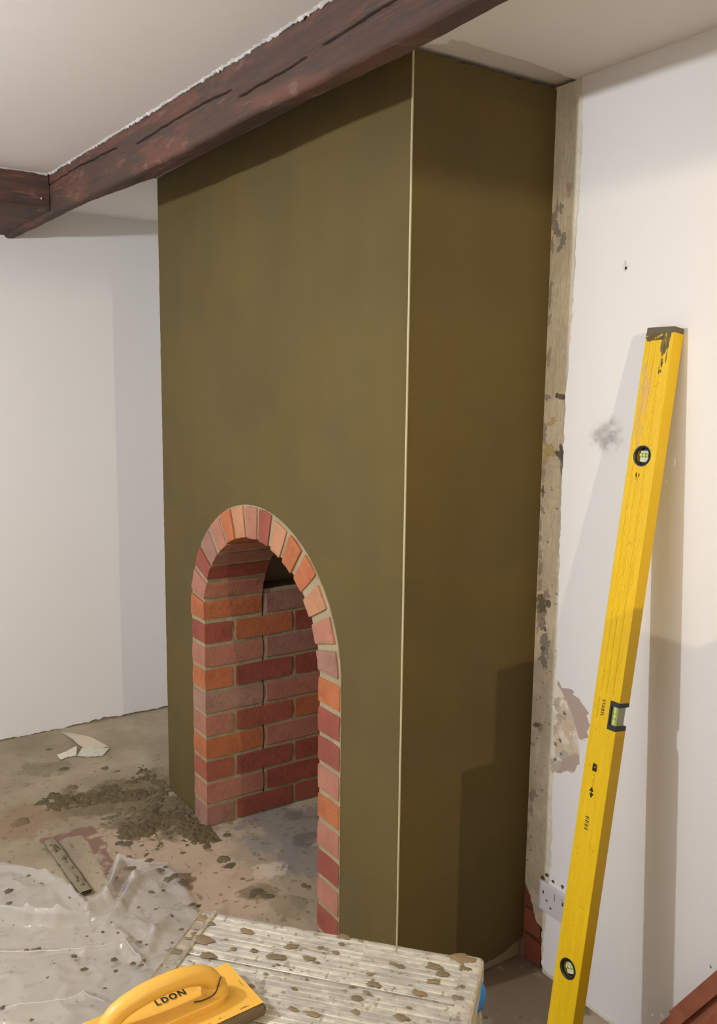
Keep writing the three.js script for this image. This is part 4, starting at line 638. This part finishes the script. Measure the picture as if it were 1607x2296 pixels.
// ---------------------------------------------------------------- clay coping block propped against the back wall
{
  const a = at(1462, 2306, 2, -0.335), b = at(1600, 2187, 2, -0.335), e = b.clone().sub(a).normalize(), n = new THREE.Vector3(0.05, 0.38, 0.92); n.addScaledVector(e, -n.dot(e)).normalize();
  const up = new THREE.Vector3().crossVectors(n, e), o = thing('clay_block', 'terracotta clay coping block with a grooved face propped against the white wall', 'clay block', a.toArray());
  o.quaternion.setFromRotationMatrix(new THREE.Matrix4().makeBasis(e, up, n));
  const clay = std({ color: lin(0.30, 0.098, 0.048), roughness: 0.9, map: brickMap, bumpMap: brickBump, bumpScale: 0.0015 });
  const piece = (name, x0, x1, y0, y1, z0, z1) => { const g = new THREE.ExtrudeGeometry(shapeOf([[x0, y0], [x1, y0], [x1, y1], [x0, y1]]), { depth: z1 - z0 - 0.006, bevelEnabled: true, bevelSize: -0.003, bevelThickness: 0.003, bevelSegments: 3 }); g.translate(0, 0, z0 + 0.003); return mesh(name, metreUV(g, 2), clay, o); };
  piece('body', 0.0, 0.30, -0.108, -0.002, -0.048, 0.0); piece('lip', 0.083, 0.30, -0.030, 0.0, -0.04, 0.012); piece('lip', -0.004, 0.0825, -0.036, -0.011, -0.04, 0.011); piece('panel', 0.05, 0.295, -0.100, -0.044, -0.02, 0.009);
}

// ---------------------------------------------------------------- lamps (outside the picture): bare bulb, and pendant with an opaque drum shade
{
  const [x, y, z] = BULB_POS, o = thing('pendant_bulb', 'bare white light bulb hanging on a cord from the ceiling', 'lamp', [x, H, z]);
  const wht = std({ color: lin(0.8, 0.8, 0.78), roughness: 0.4 });
  mesh('ceiling_rose', new THREE.CylinderGeometry(0.03, 0.045, 0.022, 24).translate(0, -0.011, 0), wht, o); mesh('cord', new THREE.CylinderGeometry(0.003, 0.003, H - y - 0.10, 8).translate(0, -(H - y - 0.06) / 2 - 0.005, 0), wht, o); mesh('lamp_holder', new THREE.CylinderGeometry(0.014, 0.017, 0.05, 20).translate(0, -(H - y) + 0.058, 0), wht, o);
  mesh('bulb', new THREE.SphereGeometry(0.03, 24, 16).translate(0, -(H - y), 0), std({ color: lin(0.9, 0.9, 0.9), emissive: lin(...BULB_COLOR), emissiveIntensity: 6, roughness: 0.3 }), o);
  const l = new THREE.PointLight(lin(...BULB_COLOR), BULB_POWER); l.position.set(0, -(H - y), 0); l.castShadow = true; l.shadow.radius = 1.2; l.shadow.mapSize.set(2048, 2048); l.name = 'bulb_light'; o.add(l);
}
{
  const [x, y, z] = SHADE_POS, o = thing('pendant_lamp', 'warm pendant lamp with an opaque grey drum shade', 'lamp', [x, H, z]);
  const metal = std({ color: lin(0.35, 0.34, 0.33), roughness: 0.5, side: THREE.DoubleSide }), dy = H - y, R = 0.16, rim = -dy - 0.0028;
  mesh('ceiling_rose', new THREE.CylinderGeometry(0.03, 0.045, 0.02, 24).translate(0, -0.010, 0), metal, o);
  mesh('shade', new THREE.LatheGeometry([[0.0001, -0.05], [R - 0.012, -0.05], [R - 0.004, -0.056], [R, -0.066], [R, rim], [R - 0.002, rim], [R - 0.002, -0.066], [R - 0.014, -0.053], [0.0001, -0.053]].map((q) => new THREE.Vector2(...q)), 48), metal, o);
  mesh('cord', new THREE.CylinderGeometry(0.004, 0.004, 0.034, 8).translate(0, -0.034, 0), metal, o);
  mesh('lamp_holder', new THREE.CylinderGeometry(0.014, 0.014, dy - 0.053 - 0.012, 16).translate(0, -(0.053 + dy - 0.012) / 2, 0), metal, o);
  mesh('bulb', new THREE.SphereGeometry(0.008, 16, 12).translate(0, -dy, 0), std({ color: lin(0.9, 0.85, 0.7), emissive: lin(...SHADE_COLOR), emissiveIntensity: 6, roughness: 0.3 }), o);
  const l = new THREE.PointLight(lin(...SHADE_COLOR), SHADE_POWER); l.position.set(0, -dy, 0); l.castShadow = true; l.shadow.radius = 0.15; l.shadow.mapSize.set(2048, 2048); l.name = 'shade_light'; o.add(l);
}

// ---------------------------------------------------------------- stacked cartons outside the picture, whose shadow falls on the chimney side
{
  const card = std({ color: lin(0.42, 0.29, 0.17), roughness: 0.85, bumpMap: grainBump, bumpScale: 0.001 }), tape = std({ color: lin(0.55, 0.42, 0.24), roughness: 0.4 });
  const carton = (x0, x1, y0, y1, z0, z1, label) => { const o = thing('cardboard_box', label, 'box', [(x0 + x1) / 2, y0, (z0 + z1) / 2], 'stacked cartons'); const w = x1 - x0, h = y1 - y0 - 0.001, d = z1 - z0; mesh('carton', metreUV(box(-w / 2, w / 2, 0, h - 0.003, -d / 2, d / 2)), card, o); for (const s of [-1, 1]) mesh('flap', metreUV(box(-w / 2, w / 2, h - 0.003, h, s < 0 ? -d / 2 : 0.002, s < 0 ? -0.002 : d / 2)), card, o); mesh('tape', metreUV(box(-w / 2 - 0.0005, w / 2 + 0.0005, h - 0.0008, h + 0.0004, -0.025, 0.025)), tape, o); };
  carton(0.84, 1.18, 0, 0.58, -0.36, 0.085, 'lower carton of the short stack by the back wall'); carton(0.84, 1.18, 0.58, 1.15, -0.36, 0.085, 'upper carton of the short stack by the back wall');
  carton(1.20, 1.52, 0, 0.75, -0.36, 0.163, 'bottom carton of the tall stack by the back wall'); carton(1.20, 1.52, 0.75, 1.435, -0.36, 0.163, 'wide carton on the tall stack by the back wall'); carton(1.20, 1.50, 1.4355, 1.487, 0.085, 0.163, 'slim flat carton lying on top of the tall stack');
}

renderer.render(scene, camera);
